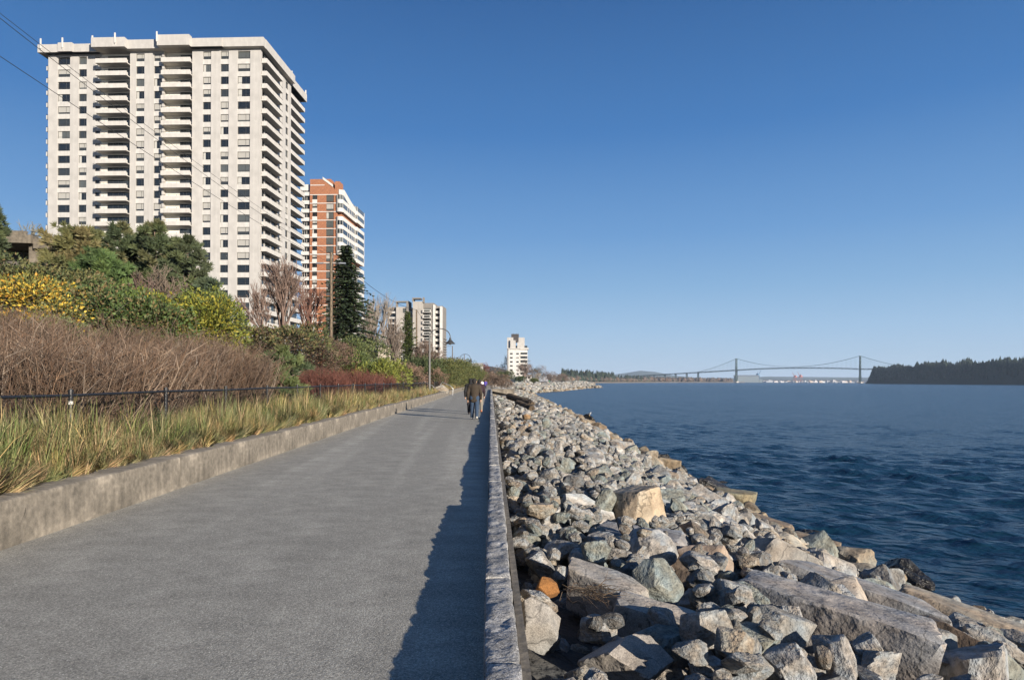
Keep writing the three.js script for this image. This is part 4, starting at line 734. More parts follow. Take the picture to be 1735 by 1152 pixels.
// leaf litter and ivy on the slope
{
  const lobes = (r, n, w, h) => { const o = []; for (let k = 0; k < n; k++) o.push([r.n() * w * .7, h * r.r(.25, .6), r.n() * w * .6, w * r.r(.35, .6), h * r.r(.35, .5), w * r.r(.35, .6)]); return o; };
  const bush = (name, label, px, base, tip, d, w, n, size, cols, opt = {}, seed = 1, stem = DARKB) => { const r = rng(seed), h = Math.max(.6, tipHeight(px, tip, d)), l = opt.lobes ? opt.lobes(h) : lobes(r, opt.count ?? 7, w, h); return plantAt(name, label, opt.category ?? 'bush', px, base, d, [['foliage', foliage(r, l, n, size, cols, opt), M.leaf], ['stems', stems(r, l, 60, stem, opt.stem ?? .025), M.twig]], opt.group); };
  bush('yellow_bush', 'bush with bright orange-yellow autumn leaves at the left edge', 15, 540, 458, 22, 2.3, 9500, .115, YELLOW, { gap: .5, deep: .5 }, 301);
  bush('yellow_bush', 'thin patch of yellow autumn leaves below the main yellow bush', 60, 545, 505, 20.5, 1.4, 2400, .11, [...YELLOW, ...OLIVE], { gap: .4, deep: .5, count: 5 }, 302);
  bush('ivy_bush', 'olive-brown ivy mound below the concrete deck', 70, 470, 446, 29, 3.0, 6500, .15, OLIVE, { deep: .25 }, 303);
  bush('ivy_bush', 'olive ivy mound right of the yellow bush', 125, 540, 470, 26, 3.2, 8000, .15, [...OLIVE, ...GRN], { deep: .25 }, 304);
  bush('ivy_bush', 'rounded dark olive ivy mound above the brown shrubs', 175, 560, 495, 23, 2.7, 8000, .13, [...OLIVE, ...GRN], { deep: .25 }, 305);
  bush('ivy_bush', 'grassy green mound at the foot of the ivy slope', 120, 560, 535, 20, 1.7, 3500, .11, [[.09, .11, .03], [.13, .13, .05], [.07, .09, .03]], { deep: .3, count: 5 }, 306);
  bush('laurel_bush', 'dark green laurel left of the yellow-green one', 232, 560, 492, 25, 1.5, 8500, .125, [[.04, .07, .014], [.065, .10, .016], [.095, .13, .02], [.03, .05, .012]], { wide: .42, count: 6 }, 307);
  bush('laurel_bush', 'large glowing yellow-green laurel above the brown shrubs', 305, 590, 500, 26, 2.3, 21000, .135, LAUREL, { wide: .42, count: 9 }, 308);
  bush('laurel_bush', 'tall green laurel at the right end of the yellow-green one', 365, 590, 488, 28.5, 1.9, 16000, .13, [[.06, .085, .016], [.10, .12, .018], [.155, .165, .02], [.04, .062, .014]], { wide: .42, count: 7 }, 309);
  bush('ivy_bush', 'dark olive-brown thicket below the tall tower', 430, 600, 545, 42, 3.6, 8000, .18, [...OLIVE, [.07, .05, .03], [.09, .06, .035]], { deep: .3, gap: .5 }, 310);
  bush('ivy_bush', 'dark thicket on the crest below the big bare tree', 500, 600, 560, 50, 3.6, 6000, .19, [[.07, .05, .03], [.05, .055, .02], [.11, .08, .045]], { deep: .3, gap: .5 }, 311);
  bush('ivy_bush', 'reddish brown thicket at the foot of the utility pole', 548, 612, 572, 53, 3.0, 7000, .15, [[.11, .065, .045], [.14, .085, .06], [.08, .055, .035]], { deep: .35, gap: .55, wide: .3 }, 317);
  bush('juniper_bush', 'spreading juniper right of the utility pole', 612, 640, 592, 56, 3.0, 9000, .26, [[.075, .10, .025], [.11, .135, .03], [.05, .07, .02]], { up: .6, wide: .3 }, 312);
  bush('juniper_bush', 'yellow-green juniper sloping down to the brown dome', 650, 648, 612, 52, 2.2, 7000, .24, [[.13, .15, .025], [.18, .19, .03], [.08, .10, .02]], { up: .6, wide: .3, count: 6 }, 313);
  bush('juniper_bush', 'dark juniper above the red shrub', 585, 610, 574, 64, 2.8, 6000, .28, [[.06, .08, .022], [.09, .105, .03], [.04, .055, .018]], { up: .6, wide: .3 }, 314);
  bush('dome_shrub', 'smooth brown dome-shaped shrub in front of the hedge', 688, 648, 614, 68, 2.6, 9000, .12, [[.20, .12, .085], [.25, .155, .11], [.16, .10, .07]], { wide: .3, deep: .3, lobes: h => [[0, h * .42, 0, 2.2, h * .55, 2.2], [-1.2, h * .3, .6, 1.6, h * .5, 1.6]] }, 315);
  bush('dome_shrub', 'small brown dome-shaped shrub just right of the near lamp post', 738, 650, 625, 84, 1.6, 4000, .13, [[.20, .12, .085], [.25, .155, .11]], { wide: .3, deep: .3, lobes: h => [[0, h * .42, 0, 1.5, h * .55, 1.5]] }, 316);
  // clipped hedge row of cypress along the walkway further on
  const hedge = [[708, 608, 88, 'dark green hedge bush left of the near lamp post'], [722, 612, 86, 'dark hedge bush directly behind the near lamp post'], [748, 612, 98, 'hedge bush right of the near lamp post'], [762, 611, 106, 'olive hedge bush above the steel handrail'], [775, 613, 116, 'hedge bush left of the second lamp post'], [787, 615, 130, 'hedge bush right of the second lamp post'], [797, 617, 146, 'hedge bush before the small pale house'], [806, 621, 165, 'far hedge bush, last but one of the row'], [815, 628, 190, 'last far hedge bush before the end of the path']];
  hedge.forEach(([px, tip, d, label], k) => bush('hedge_bush', label, px, 650, tip, d, 2.4, 6500, .26, k < 2 ? [[.03, .045, .014], [.045, .062, .018], [.06, .075, .02]] : [[.05, .065, .016], [.075, .085, .02], [.10, .10, .026], [.035, .05, .014]], { up: .5, wide: .35, deep: .3, group: 'hedge bushes along the far walkway', lobes: h => [[-1.0, h * .45, 0, 1.7, h * .6, 2.2], [1.1, h * .42, .4, 1.6, h * .62, 2.4], [0, h * .5, -1.5, 1.6, h * .55, 2.6], [.3, h * .35, 1.6, 1.7, h * .5, 2]] }, 320 + k));
  // small pine bush and the red-brown mound by the fence
  const r = rng(340), hh = tipHeight(475, 598, 27);
  plantAt('pine_bush', 'small bushy green pine behind the fence left of the red shrub', 'bush', 475, 655, 27, [['trunk', new MB(true).tube([V(0, -.3, 0), V(.05, hh * .7, 0)], [.07, .03], 6, [.15, .11, .08]), M.twig], ['crown', pine(r, hh, 1.05, [[.045, .066, .022], [.065, .09, .028], [.085, .105, .032], [.032, .048, .016]], { tufts: 330, needles: 26, len: .22, low: .12 }).crown, M.leaf]]);
  for (const [px, d, w, tip, label] of [[545, 36, 2.2, 622, 'dense red-brown twiggy mound right of the pine bush'], [600, 42, 2.5, 622, 'red-brown twiggy mound behind the middle of the fence'], [640, 48, 2.2, 630, 'low right end of the red-brown twiggy mound']]) { const rr = rng(350 + px), h = tipHeight(px, tip, d); plantAt('red_shrub', label, 'shrub', px, 655, d, [['twigs', twiggy(rr, 640, w, h, REDB, { col2: [.15, .06, .042], rad: .012, side: 3 }), M.twig]], 'red-brown mounds behind the fence'); }
}
// pines and other trees on the bank
const treeParts = t => [['trunk', t.trunk, M.twig], ['crown', t.crown, M.leaf]];
const fitTree = (t, h) => { let m = 0; for (let k = 1; k < t.crown.p.length; k += 3) m = Math.max(m, t.crown.p[k]); const s = h / m; for (const b of [t.trunk, t.crown]) for (let k = 0; k < b.p.length; k += 3) { b.p[k] *= (s + 1) / 2 * 1; b.p[k + 1] *= s; b.p[k + 2] *= (s + 1) / 2; } return bareParts(t); };
const bareParts = t => [['trunk', t.trunk, M.twig], ['crown', t.crown, M.twig]];
{
  const P = (px, tip, d, w, label, cols, seed, o = {}) => plantAt('pine_tree', label, 'tree', px, 480, d, treeParts(pine(rng(seed), tipHeight(px, tip, d), w, cols, { tufts: 500, needles: 24, len: .36, low: .05, ...o })), 'pines below the tall tower');
  P(133, 392, 40, 1.75, 'broad brownish-green pine right of the concrete deck', [[.11, .105, .035], [.085, .09, .03], [.14, .115, .045]], 401, { tufts: 620 });
  P(203, 383, 42, 1.35, 'narrow green pine second from the concrete deck', PINE, 402);
  P(262, 378, 41, 1.5, 'tallest green pine in front of the cream tower', PINE, 403);
  P(318, 406, 40, 1.25, 'dark leaning pine at the right of the pine group', [[.05, .065, .026], [.07, .085, .03], [.04, .05, .02]], 404);
  P(172, 432, 38, 1.2, 'low green conifer between the two left pines', [[.06, .10, .025], [.08, .12, .03], [.045, .075, .02]], 405, { tufts: 380 });
  P(350, 480, 34, 1.0, 'dark blue-green spruce top above the right laurel', [[.045, .065, .035], [.06, .08, .04]], 406, { tufts: 300 });
  P(232, 404, 44, 1.0, 'pine behind, between the second and the tallest pine', PINE, 407);
  P(292, 412, 43, 1.2, 'shaggy pine squeezed between the tallest and the leaning pine', PINE, 408);
  P(-24, 338, 36, .75, 'conifer cut by the left edge above the deck', PINE, 409);
  const B = (px, tip, d, label, col, seed, o = {}) => plantAt('bare_tree', label, 'tree', px, 560, d, fitTree(bareTree(rng(seed), tipHeight(px, tip, d), col, o), tipHeight(px, tip, d)), 'bare winter trees');
  B(255, 445, 33, 'arching grey-brown bare tree in front of the pines', GREYB, 421, { bole: .2, spread: .6, main: 5, levels: 5, minR: .009 });
  B(225, 462, 31, 'low bare thicket tree left of the arching bare tree', [.11, .07, .055], 422, { bole: .16, spread: .65, main: 6, levels: 5, minR: .009 });
  B(300, 470, 32, 'bare scrub tree right of the arching bare tree', [.11, .075, .055], 423, { bole: .16, spread: .6, main: 5, levels: 5, minR: .009 });
  B(480, 435, 55, 'large spreading bare tree in front of the tower corner', [.17, .115, .09], 424, { bole: .2, spread: .38, main: 7, levels: 5, minR: .010, lift: .12 });
  B(450, 470, 53, 'slender bare tree left of the large bare tree', [.17, .115, .09], 425, { bole: .2, spread: .34, main: 5, levels: 5, minR: .011, lift: .10 });
  B(525, 470, 60, 'reddish bare tree just left of the utility pole', [.14, .07, .05], 426, { bole: .18, spread: .34, main: 5, levels: 5, minR: .011, lift: .10 });
  B(633, 492, 82, 'tall slim bare poplar right of the fir tree', [.22, .185, .15], 427, { bole: .2, spread: .24, main: 6, levels: 5, minR: .014, lift: .16 });
  B(622, 520, 80, 'shorter bare poplar against the fir tree', [.2, .165, .13], 428, { bole: .2, spread: .24, main: 5, levels: 5, minR: .014, lift: .16 });
  B(672, 535, 78, 'bare tree in front of the grey concrete tower, left', [.16, .125, .10], 429, { bole: .18, spread: .3, main: 6, levels: 5, minR: .014, lift: .12 });
  B(712, 572, 96, 'bare tree below the box balconies of the grey tower', [.15, .105, .08], 430, { bole: .16, spread: .4, main: 6, levels: 6, minR: .014 });
  B(40, 374, 50, 'small thin bare tree behind the deck', [.2, .18, .12], 431, { bole: .2, spread: .5, main: 4, levels: 5, minR: .012 });
  const F = (px, tip, d, w, label, cols, seed, o = {}) => plantAt('fir_tree', label, 'tree', px, 570, d, treeParts(fir(rng(seed), tipHeight(px, tip, d), w, cols, o)));
  F(586, 412, 72, 4.1, 'tall dark fir tree standing right of the wooden utility pole', FIR, 441, { whorls: 40, boughs: 13, spray: .52, taper: .72 });
  F(690, 527, 96, 2.6, 'green cone-shaped cypress in front of the grey tower', [[.06, .085, .02], [.09, .115, .026], [.045, .065, .018]], 442, { whorls: 34, boughs: 9, rise: .5, droop: -.1, spray: .4, taper: .8 });
  F(735, 595, 120, 1.6, 'small evergreen at the foot of the grey tower', [[.05, .07, .02], [.07, .09, .025]], 443, { whorls: 18, boughs: 8, rise: .4, spray: .5 });
}
// scrub beyond the end of the walkway and on the far point
{
  const far = (name, label, px, tip, d, w, cols, seed, n = 2200, size = .45, y0) => { const p = at(px, tip, d), y = y0 ?? (p.x < -7 ? hillY(p.x, p.z) : .1), h = Math.max(1, p.y - y), r = rng(seed), l = []; for (let k = 0; k < 6; k++) l.push([r.n() * w * .6, h * r.r(.3, .6), r.n() * w * .4, w * r.r(.35, .6), h * r.r(.3, .45), w * r.r(.3, .5)]); const g = thing(name, label, 'tree', V(p.x, y, p.z), 0, 'trees beyond the end of the walkway'); foliage(r, l, n, size, cols, { gap: .55 }).build('crown', M.leaf, g); new MB(true).tube([V(0, -.5, 0), V(0, h * .5, 0)], [.18, .1], 6, [.12, .09, .07]).build('trunk', M.twig, g); return g; };
  const G1 = [[.04, .06, .02], [.06, .08, .025], [.03, .045, .016]], BR = [[.13, .09, .062], [.16, .11, .078], [.10, .07, .05]], RD = [[.16, .05, .045], [.12, .04, .035]], DK = [[.02, .032, .022], [.028, .042, .028]];
  far('far_bush', 'brown scrub at the right of the path end', 838, 632, 150, 3.2, BR, 501, 3200, .22, 0); far('far_bush', 'taller brown scrub behind the walkers', 823, 626, 200, 5, BR, 502, 3200, .3, 0);
  far('far_bush', 'brown scrub spilling over the rocks past the platform', 850, 641, 175, 3.5, BR, 503, 2600, .25, -.4);
  far('far_tree', 'dark red tree above the path end', 815, 613, 330, 6, RD, 504); far('far_tree', 'dark green conifer clump far up the path', 792, 608, 420, 9, DK, 505); far('far_tree', 'dark evergreen left of the red tree', 802, 614, 400, 8, DK, 506); far('far_tree', 'brown bare trees right of the red tree', 838, 620, 330, 8, BR, 507);
  far('far_tree', 'rounded green shrub below the white block', 856, 627, 300, 6.5, [[.055, .07, .022], [.075, .09, .026], [.04, .055, .018]], 508); far('far_tree', 'dark conifer at the left edge of the white block', 857, 598, 455, 3.2, DK, 509); far('far_tree', 'brown bare trees in front of the white block', 888, 603, 405, 6, BR, 510, 1500);
  far('far_tree', 'brown trees right of the white block', 903, 615, 420, 7, BR, 511); far('far_tree', 'dark conifer right of the brown trees on the point', 911, 618, 450, 5, DK, 512); far('far_tree', 'low evergreen in front of the white block', 882, 636, 370, 4, G1, 513); far('far_tree', 'olive shrub at the foot of the point trees', 905, 640, 380, 4, [[.09, .10, .03], [.06, .075, .02]], 514);
  far('far_tree', 'brown copse further along the shore', 930, 628, 900, 14, BR, 515, 2200, .9); far('far_tree', 'paler brown copse before the evergreen wood', 950, 632, 950, 14, BR, 516, 2200, .9);
  far('far_tree', 'rusty tree between the poles above the hedge', 770, 600, 210, 5, [[.16, .08, .05], [.12, .07, .045]], 517, 2200, .4); far('far_tree', 'mauve-brown tree crown right of the grey tower', 764, 600, 290, 7, BR, 518);
  // the large bare tree before the white block
  const g = at(889, 645, 380), t = bareTree(rng(530), 15, [.16, .12, .10], { levels: 5, spread: .42, main: 6, minR: .05, rad: .3 }); const o = thing('bare_tree', 'wide bare tree on the point in front of the white block', 'tree', V(g.x, 0, g.z), 0, 'bare winter trees'); t.trunk.build('trunk', M.twig, o); t.crown.build('crown', M.twig, o);
}
// grass along the kerb: arching green and straw blades
{
  const r = rng(601), GC = [[.11, .14, .035], [.16, .18, .055], [.37, .28, .145], [.44, .335, .18], [.28, .21, .10], [.17, .18, .07]];
  const tuft = (green) => {
    const b = new MB(true);
    for (let k = 0; k < 95; k++) {
      const a = r() * 6.283, out = Math.abs(r.n()) * .55 + .1, L = r.r(.3, 1.0), w = r.r(.004, .010), c = jit(r, GC[r() < green ? Math.floor(r() * 2) + (r() < .3 ? 4 : 0) : 2 + Math.floor(r() * 4)], .22); let x = r.n() * .08, y = 0, z = r.n() * .08, dx = Math.cos(a) * out * .5, dz = Math.sin(a) * out * .5, dy = 1; const px = -Math.sin(a), pz = Math.cos(a); const seg = 4; let prev = null;
      for (let q = 0; q <= seg; q++) { const ww = w * (1 - q / seg * .92), n = b.v(x - px * ww, y, z - pz * ww, Math.cos(a) * .6, .6, Math.sin(a) * .6, 0, q / seg, c); b.v(x + px * ww, y, z + pz * ww, Math.cos(a) * .6, .6, Math.sin(a) * .6, 1, q / seg, c); if (prev !== null) b.i.push(prev, n + 1, prev + 1, prev, n, n + 1); prev = n; const l = Math.hypot(dx, dy, dz), s = L / seg / l; x += dx * s; y += dy * s; z += dz * s; dy -= .30 * out * 2.4 * r.r(.6, 1.7) * .62; dx *= 1.18; dz *= 1.18; }
    }
    return b.geo();
  };
  const mats = [];
  const put = (name, label, green, n, dmin, dmax, seed, spill) => {
    const q = rng(seed), g = tuft(green), im = new THREE.InstancedMesh(g, M.grass, n), m = new THREE.Matrix4(); im.name = numbered(name); let cnt = 0;
    for (let k = 0; k < n; k++) { const d = dmin * Math.pow(dmax / dmin, q()), x = spill ? -(5.02 + .14 * q()) : -(5.12 + 1.6 * Math.pow(q(), 1.1)), cl = noise3(x * .9, seed, d * .55), s = q.r(.5, 1.0) * (.8 + .45 * cl) * (x > -5.3 ? .75 : 1); if (cl < -.55) continue; m.copy(M4(x, hillY(x, -d) - .02, -d, q.n() * .15, q() * 6.28, q.n() * .15 - .08 - (spill ? .75 : 0), s * q.r(1.0, 1.5), s * q.r(.75, 1.1), s * q.r(1.0, 1.5))); im.setMatrixAt(cnt, m); im.setColorAt(cnt++, lin(q.r(.8, 1.15), q.r(.85, 1.1), q.r(.75, 1.05))); }
    im.count = cnt; scene.add(im); tag(im, label, 'grass', null, 'stuff');
  };
  put('green_grass', 'long green grass leaning over the concrete kerb', 0.62, 260, 4.0, 26, 602);
  put('straw_grass', 'dry straw-coloured ornamental grass along the kerb', .08, 1100, 5.5, 66, 603);
  put('mixed_grass', 'half green half straw grass along the kerb', .35, 560, 4.5, 60, 604);
  put('spilling_grass', 'matted dry grass spilling forward over the top of the kerb', .12, 260, 4.5, 50, 606, true);
  put('far_straw_grass', 'straw grass along the far part of the kerb beyond the handrail', .05, 360, 76, 200, 605);
}
// ivy and bramble covering the slope between the shrubs
{
  const r = rng(650), b = new MB(true), cols = [[.07, .075, .024], [.05, .06, .02], [.10, .08, .035], [.09, .06, .035], [.04, .055, .018]];
  for (let k = 0; k < 70; k++) { const a = r() * 6.283, s = Math.sqrt(r()) * .75, x = Math.cos(a) * s, z = Math.sin(a) * s, y = .28 * (1 - s) * r.r(.2, 1.2); let dx = r.n(), dy = .3 + r.n() * .5, dz = r.n(); const l = Math.hypot(dx, dy, dz) || 1; const L = r.r(.09, .17), q = Math.hypot(dx, dz) || 1; b.leaf(x, y, z, dx / l, dy / l, dz / l, L, L * .6, -dz / q, 0, dx / q, jit(r, r.pick(cols), .25)); }
  for (let k = 0; k < 14; k++) { const x = r.n() * .5, z = r.n() * .5; b.twig(x, 0, z, x + r.n() * .3, r.r(.15, .45), z + r.n() * .3, .006, .003, jit(r, [.12, .08, .055], .3)); }
  const im = new THREE.InstancedMesh(b.geo(), M.leaf, 3600); im.name = 'ground_cover'; let n = 0;
  for (let k = 0; k < 3600; k++) { const x = -7.2 - 34 * Math.pow(r(), 1.2), d = r.r(1, 60); if (x > -9.5 && d > 32) continue; im.setMatrixAt(n, M4(x, hillY(x, -d) - .03, -d, r.n() * .2, r() * 6.28, r.n() * .2 + .3, r.r(.8, 1.5))); im.setColorAt(n++, lin(r.r(.75, 1.25), r.r(.8, 1.15), r.r(.8, 1.2))); }
  im.count = n; scene.add(im); tag(im, 'ivy and bramble ground cover on the slope between the shrubs', 'ground cover', null, 'stuff');
}
// ---------------------------------------------------------------- fence
{
  const g = thing('chain_link_fence', 'black chain-link fence behind the grass on the left', 'fence', V(0, 0, 0)); const x = -6.75, H = d => .44 + .98;
  const post = new MB().tube([V(0, -.1, 0), V(0, .99, 0)], .034, 10).tube([V(0, .99, 0), V(0, 1.03, 0), V(0, 1.05, 0)], [.042, .04, .012], 10).geo();
  const cap = new MB().tube([V(0, .80, 0), V(0, .85, 0)], .037, 10).geo();
  const ends = []; for (let d = 1.5; d < 70; d += 3.05) ends.push(d);
  ends.forEach((d, k) => { const o = obj('post', post, M.black, g); o.position.set(x, .44, -d); if (k === 2 || k === 3) obj('sticker', cap, M.white, o); });
  for (const [y, r] of [[.95, .024], [.06, .012]]) new MB().tube(ends.map(d => V(x, .44 + y + (r > .02 ? .01 * Math.sin(d) : 0), -d)), r, 8).build('rail', M.black, g);
  const w = new MB(), p = .055, h = .88; const L = ends[ends.length - 1] - ends[0];
  for (let k = -Math.ceil(h / p); k * p < L; k += 1.4) for (const s of [1, -1]) { let a = k * p, b = a + h, ya = 0, yb = h; if (a < 0) { ya = -a; a = 0; } if (b > L) { yb -= b - L; b = L; } if (a >= b) continue; const z0 = -(ends[0] + a), z1 = -(ends[0] + b); s > 0 ? w.twig(x + .026, .5 + ya, z0, x + .026, .5 + yb, z1, .0022, .0022) : w.twig(x + .031, .5 + h - ya, z0, x + .031, .5 + h - yb, z1, .0022, .0022); }
  const m = w.build('wire_mesh', M.black, g); m.userData.kind = 'stuff';
  const g2 = thing('chain_link_fence', 'far length of black chain-link fence beyond the steel handrail', 'fence', V(0, 0, 0)); const e2 = []; for (let d = 78; d < 150; d += 3.1) e2.push(d);
  for (const d of e2) { const o = obj('post', post, M.black, g2); o.position.set(x, .44, -d); }
  new MB().tube(e2.map(d => V(x, 1.4, -d)), .024, 6).build('rail', M.black, g2);
  const w2 = new MB(); for (let d = 78; d < 150; d += .16) { w2.twig(x + .03, .5, -d, x + .03, 1.38, -d - .88, .003, .003); w2.twig(x + .034, 1.38, -d, x + .034, .5, -d - .88, .003, .003); } w2.build('wire_mesh', M.black, g2).userData.kind = 'stuff';
}
// ---------------------------------------------------------------- lamps, poles and wires
function lampPost(px, d, label) {
  const p = at(px, 645, d), g = thing('lamp_post', label, 'lamp post', V(p.x, p.x < -4.8 ? .44 : 0, p.z), 0, 'gooseneck lamp posts along the walkway');
  new MB().tube([V(0, 0, 0), V(0, 3, 0), V(0, 5.4, 0)], [.11, .09, .075], 12).tube([V(0, 0, 0), V(0, .06, 0)], .22, 12).build('pole', M.galv, g);
  const a = []; for (let k = 0; k <= 12; k++) { const t = k / 12 * Math.PI * .95; a.push(V(.95 - .95 * Math.cos(t), 5.25 + .75 * Math.sin(t), 0)); } a.push(V(1.9, 5.05, 0)); a.unshift(V(0, 4.6, 0));
  new MB().tube(a, .04, 8).build('gooseneck', M.frame, g);
  const s = obj('lamp_shade', latheGeo([[.05, .42], [.09, .40], [.10, .24], [.17, .16], [.30, .02], [.46, -.12], [.47, -.16], [.44, -.16], [.28, .0], [.08, .15]], 20), M.frame, g); s.position.set(1.9, 4.75, 0);
  const b = obj('lamp_lens', new THREE.SphereGeometry(.16, 12, 8), M.white, g); b.position.set(1.9, 4.66, 0);
  return g;
}
lampPost(727.5, 60, 'nearest gooseneck lamp post with bell shade, before the grey tower');
lampPost(779, 118, 'second gooseneck lamp post along the walkway, before the hedge');
lampPost(804, 190, 'third and far lamp post above the walkers'); lampPost(812, 260, 'farthest thin lamp post at the end of the path');
function pole(px, base, top, d, rad, label, arms) {
  const p = at(px, base, d), t = at(px, top, d), y = Math.min(p.y, hillY(p.x, p.z)), h = t.y - y, g = thing('utility_pole', label, 'pole', V(p.x, y, p.z), CAMYAW, 'wooden utility poles');
  new MB().tube([V(0, -.5, 0), V(0, h * .5, 0), V(-.03, h, 0)], [rad, rad * .85, rad * .7], 10).build('shaft', M.wood, g);
  if (arms) { for (const s of [-1, 1]) { const o = new MB().tube([V(0, h - 1.1, .05), V(s * .75, h - .95, .15)], .035, 6).build('lamp_arm', M.galv, g); new MB().box(s > 0 ? .7 : -1.3, s > 0 ? 1.3 : -.7, h - 1.03, h - .92, .03, .25).build('floodlight', M.steel, o); } }
  return { g, top: V(p.x, y + h, p.z) };
}
const poleA = pole(560.5, 612, 428, 58, .17, 'tall wooden utility pole with twin floodlights left of the fir', true);
const poleB = pole(705.5, 615, 525, 110, .17, 'wooden utility pole in front of the grey concrete tower');
const poleC = pole(766.5, 622, 586, 230, .2, 'far utility pole above the hedge'); const poleD = pole(676, 608, 582, 120, .1, 'short thin pole below the bare trees'); const poleE = pole(786.5, 626, 600, 300, .2, 'farthest utility pole beside the second lamp post');
const poleF = pole(822, 650, 628, 330, .16, 'thin pole at the path end behind the walkers'), poleG = pole(796.5, 640, 618, 250, .18, 'pole standing right of the second lamp post, before dark trees');
function wire(a, b, sag, label, r = .016, from = 0) { const pts = []; for (let k = from; k <= 24; k++) { const t = k / 24, p = a.clone().lerp(b, t); p.y -= sag * 4 * t * (1 - t); pts.push(p); } tag(new MB().tube(pts, r, 4).build('overhead_wire', M.frame), label, 'wire', 'overhead wires'); }
const anchor = (px, py, d) => at(px, py, d);
wire(anchor(-30, 8, 18), anchor(556, 432, 58), .5, 'upper overhead wire crossing the cream tower', .012, -12);
wire(anchor(-30, 0, 18.3), anchor(562, 430, 58.3), .4, 'topmost overhead wire crossing the cream tower', .010, -12);
wire(anchor(-30, 76, 18), anchor(560, 446, 58), .3, 'lower overhead wire crossing the cream tower', .012, -12);
wire(poleA.top, poleB.top, 1.0, 'overhead wire from the twin-light pole to the pole at the grey tower', .03);
wire(poleB.top, poleC.top, 2, 'overhead wire from the grey-tower pole to the far pole', .035);

// ---------------------------------------------------------------- steel handrail, landscape rock, steps
{
  const p = at(757, 655, 72), g = thing('steel_handrail', 'pair of bent steel handrails at the steps in the kerb', 'handrail', V(p.x, 0, p.z));
  const rail = (x, z) => new MB().tube([V(x, .5, z), V(x + .1, 1.2, z), V(x + .3, 1.45, z), V(x + 1.2, 1.05, z + .3), V(x + 1.5, .75, z + .3), V(x + 1.45, 0, z + .3)], .035, 8).build('rail', M.steel, g); rail(-.8, 0); rail(-2.9, -1.2);
  const r = at(748, 660, 69), o = obj('landscape_rock', rockGeo(801, 10, 12, .05), rockMats[5]); o.position.set(r.x, .65, r.z); o.scale.set(.85, .5, .6); tag(o, 'tan rock set in the planting beside the steel handrail', 'rock');
  const s = thing('access_steps', 'concrete steps through the kerb by the steel handrail', 'steps', V(-4.75, 0, -73)); for (let k = 0; k < 3; k++) new MB().box(-.4 - k * .35, -.05 - k * .35, -.05, .16 * (k + 1), -1.0, 2.0).build('step', M.concrete, s);
}
// concrete platform jutting out at the far end of the edging
{
  const g = thing('concrete_platform', 'square concrete outfall platform jutting from the far end of the granite edging', 'platform', V(0, 0, -112)); M.pale = std(.36, .335, .30, { map: rep(T.concrete, .5), roughness: .95 });
  new MB().box(.1, 4.0, -1.5, .02, -6, 0).build('block', M.pale, g); new MB().box(0, 4.2, .02, .2, -6.2, .12).build('coping', M.pale, g); new MB().box(2.7, 3.0, -1.5, -.05, .001, .10).build('pilaster', M.pale, g);
}
// ---------------------------------------------------------------- driftwood
{
  M.drift = std(.20, .155, .11, { map: T.bark, bumpMap: T.bark, bumpScale: .03, roughness: .95 });
  const log = (a, b, ra, rb, label) => { const pts = [], R = []; for (let k = 0; k <= 10; k++) { const t = k / 10, p = a.clone().lerp(b, t); p.x += .04 * Math.sin(k * 1.7); p.y += .03 * Math.sin(k * 2.3); pts.push(p); R.push(lerp(ra, rb, t) * (1 + .08 * Math.sin(k * 2.9))); } const g = thing('driftwood_log', label, 'log', V(0, 0, 0), 0, 'driftwood logs on the rocks'); new MB().tube(pts, R, 12).build('trunk', M.drift, g); new MB().tube([pts[7].clone(), pts[7].clone().add(V(.15, .4, .1))], [rb * .4, rb * .2], 6).build('branch_stub', M.drift, g); };
  const onB = (px, py, d, lift) => { const p = at(px, py, d); p.y = bankY(p.x, -p.z) + lift; return p; };
  log(onB(862, 668, 66, .62), onB(903, 677, 62, .6), .34, .26, 'long weathered driftwood log lying across the far rocks');
  log(onB(877, 676, 54, .45), onB(902, 682, 52, .45), .30, .27, 'shorter dark driftwood log in front of the long log');
  log(onB(1002, 742, 25, .25), onB(1038, 762, 24, .25), .12, .09, 'short brown driftwood stick between pale rocks halfway down the bank');
  { const a = at(1680, 1075, 9.2), b = at(1790, 1135, 8.4); a.y = SEA + .35; b.y = SEA + .3; log(a, b, .2, .24, 'wet brown log at the water in the lower right corner'); }
  // dry twigs caught between stones
  const p = onBank(985, 1035, .25), t = new MB(true), r = rng(820); for (let k = 0; k < 60; k++) { let a = r.n() * 1.1 - .6, x = r.n() * .13, z = r.n() * .08, y = r.r(0, .06); const c = jit(r, [.12, .08, .048], .35); for (let q = 0; q < 3; q++) { const l = r.r(.04, .11), nx = x + Math.cos(a) * l, nz = z - Math.sin(a) * l, ny = y + r.n() * .04; t.twig(x, y, z, nx, ny, nz, .0028 - q * .0006, .0024 - q * .0006, c); x = nx; y = ny; z = nz; a += r.n() * .5; } }
  const o = t.build('dry_twigs', M.twig); o.position.set(p.x, p.y + .12, p.z); tag(o, 'tangle of dry brown twigs caught between stones near the orange stone', 'twigs');
}
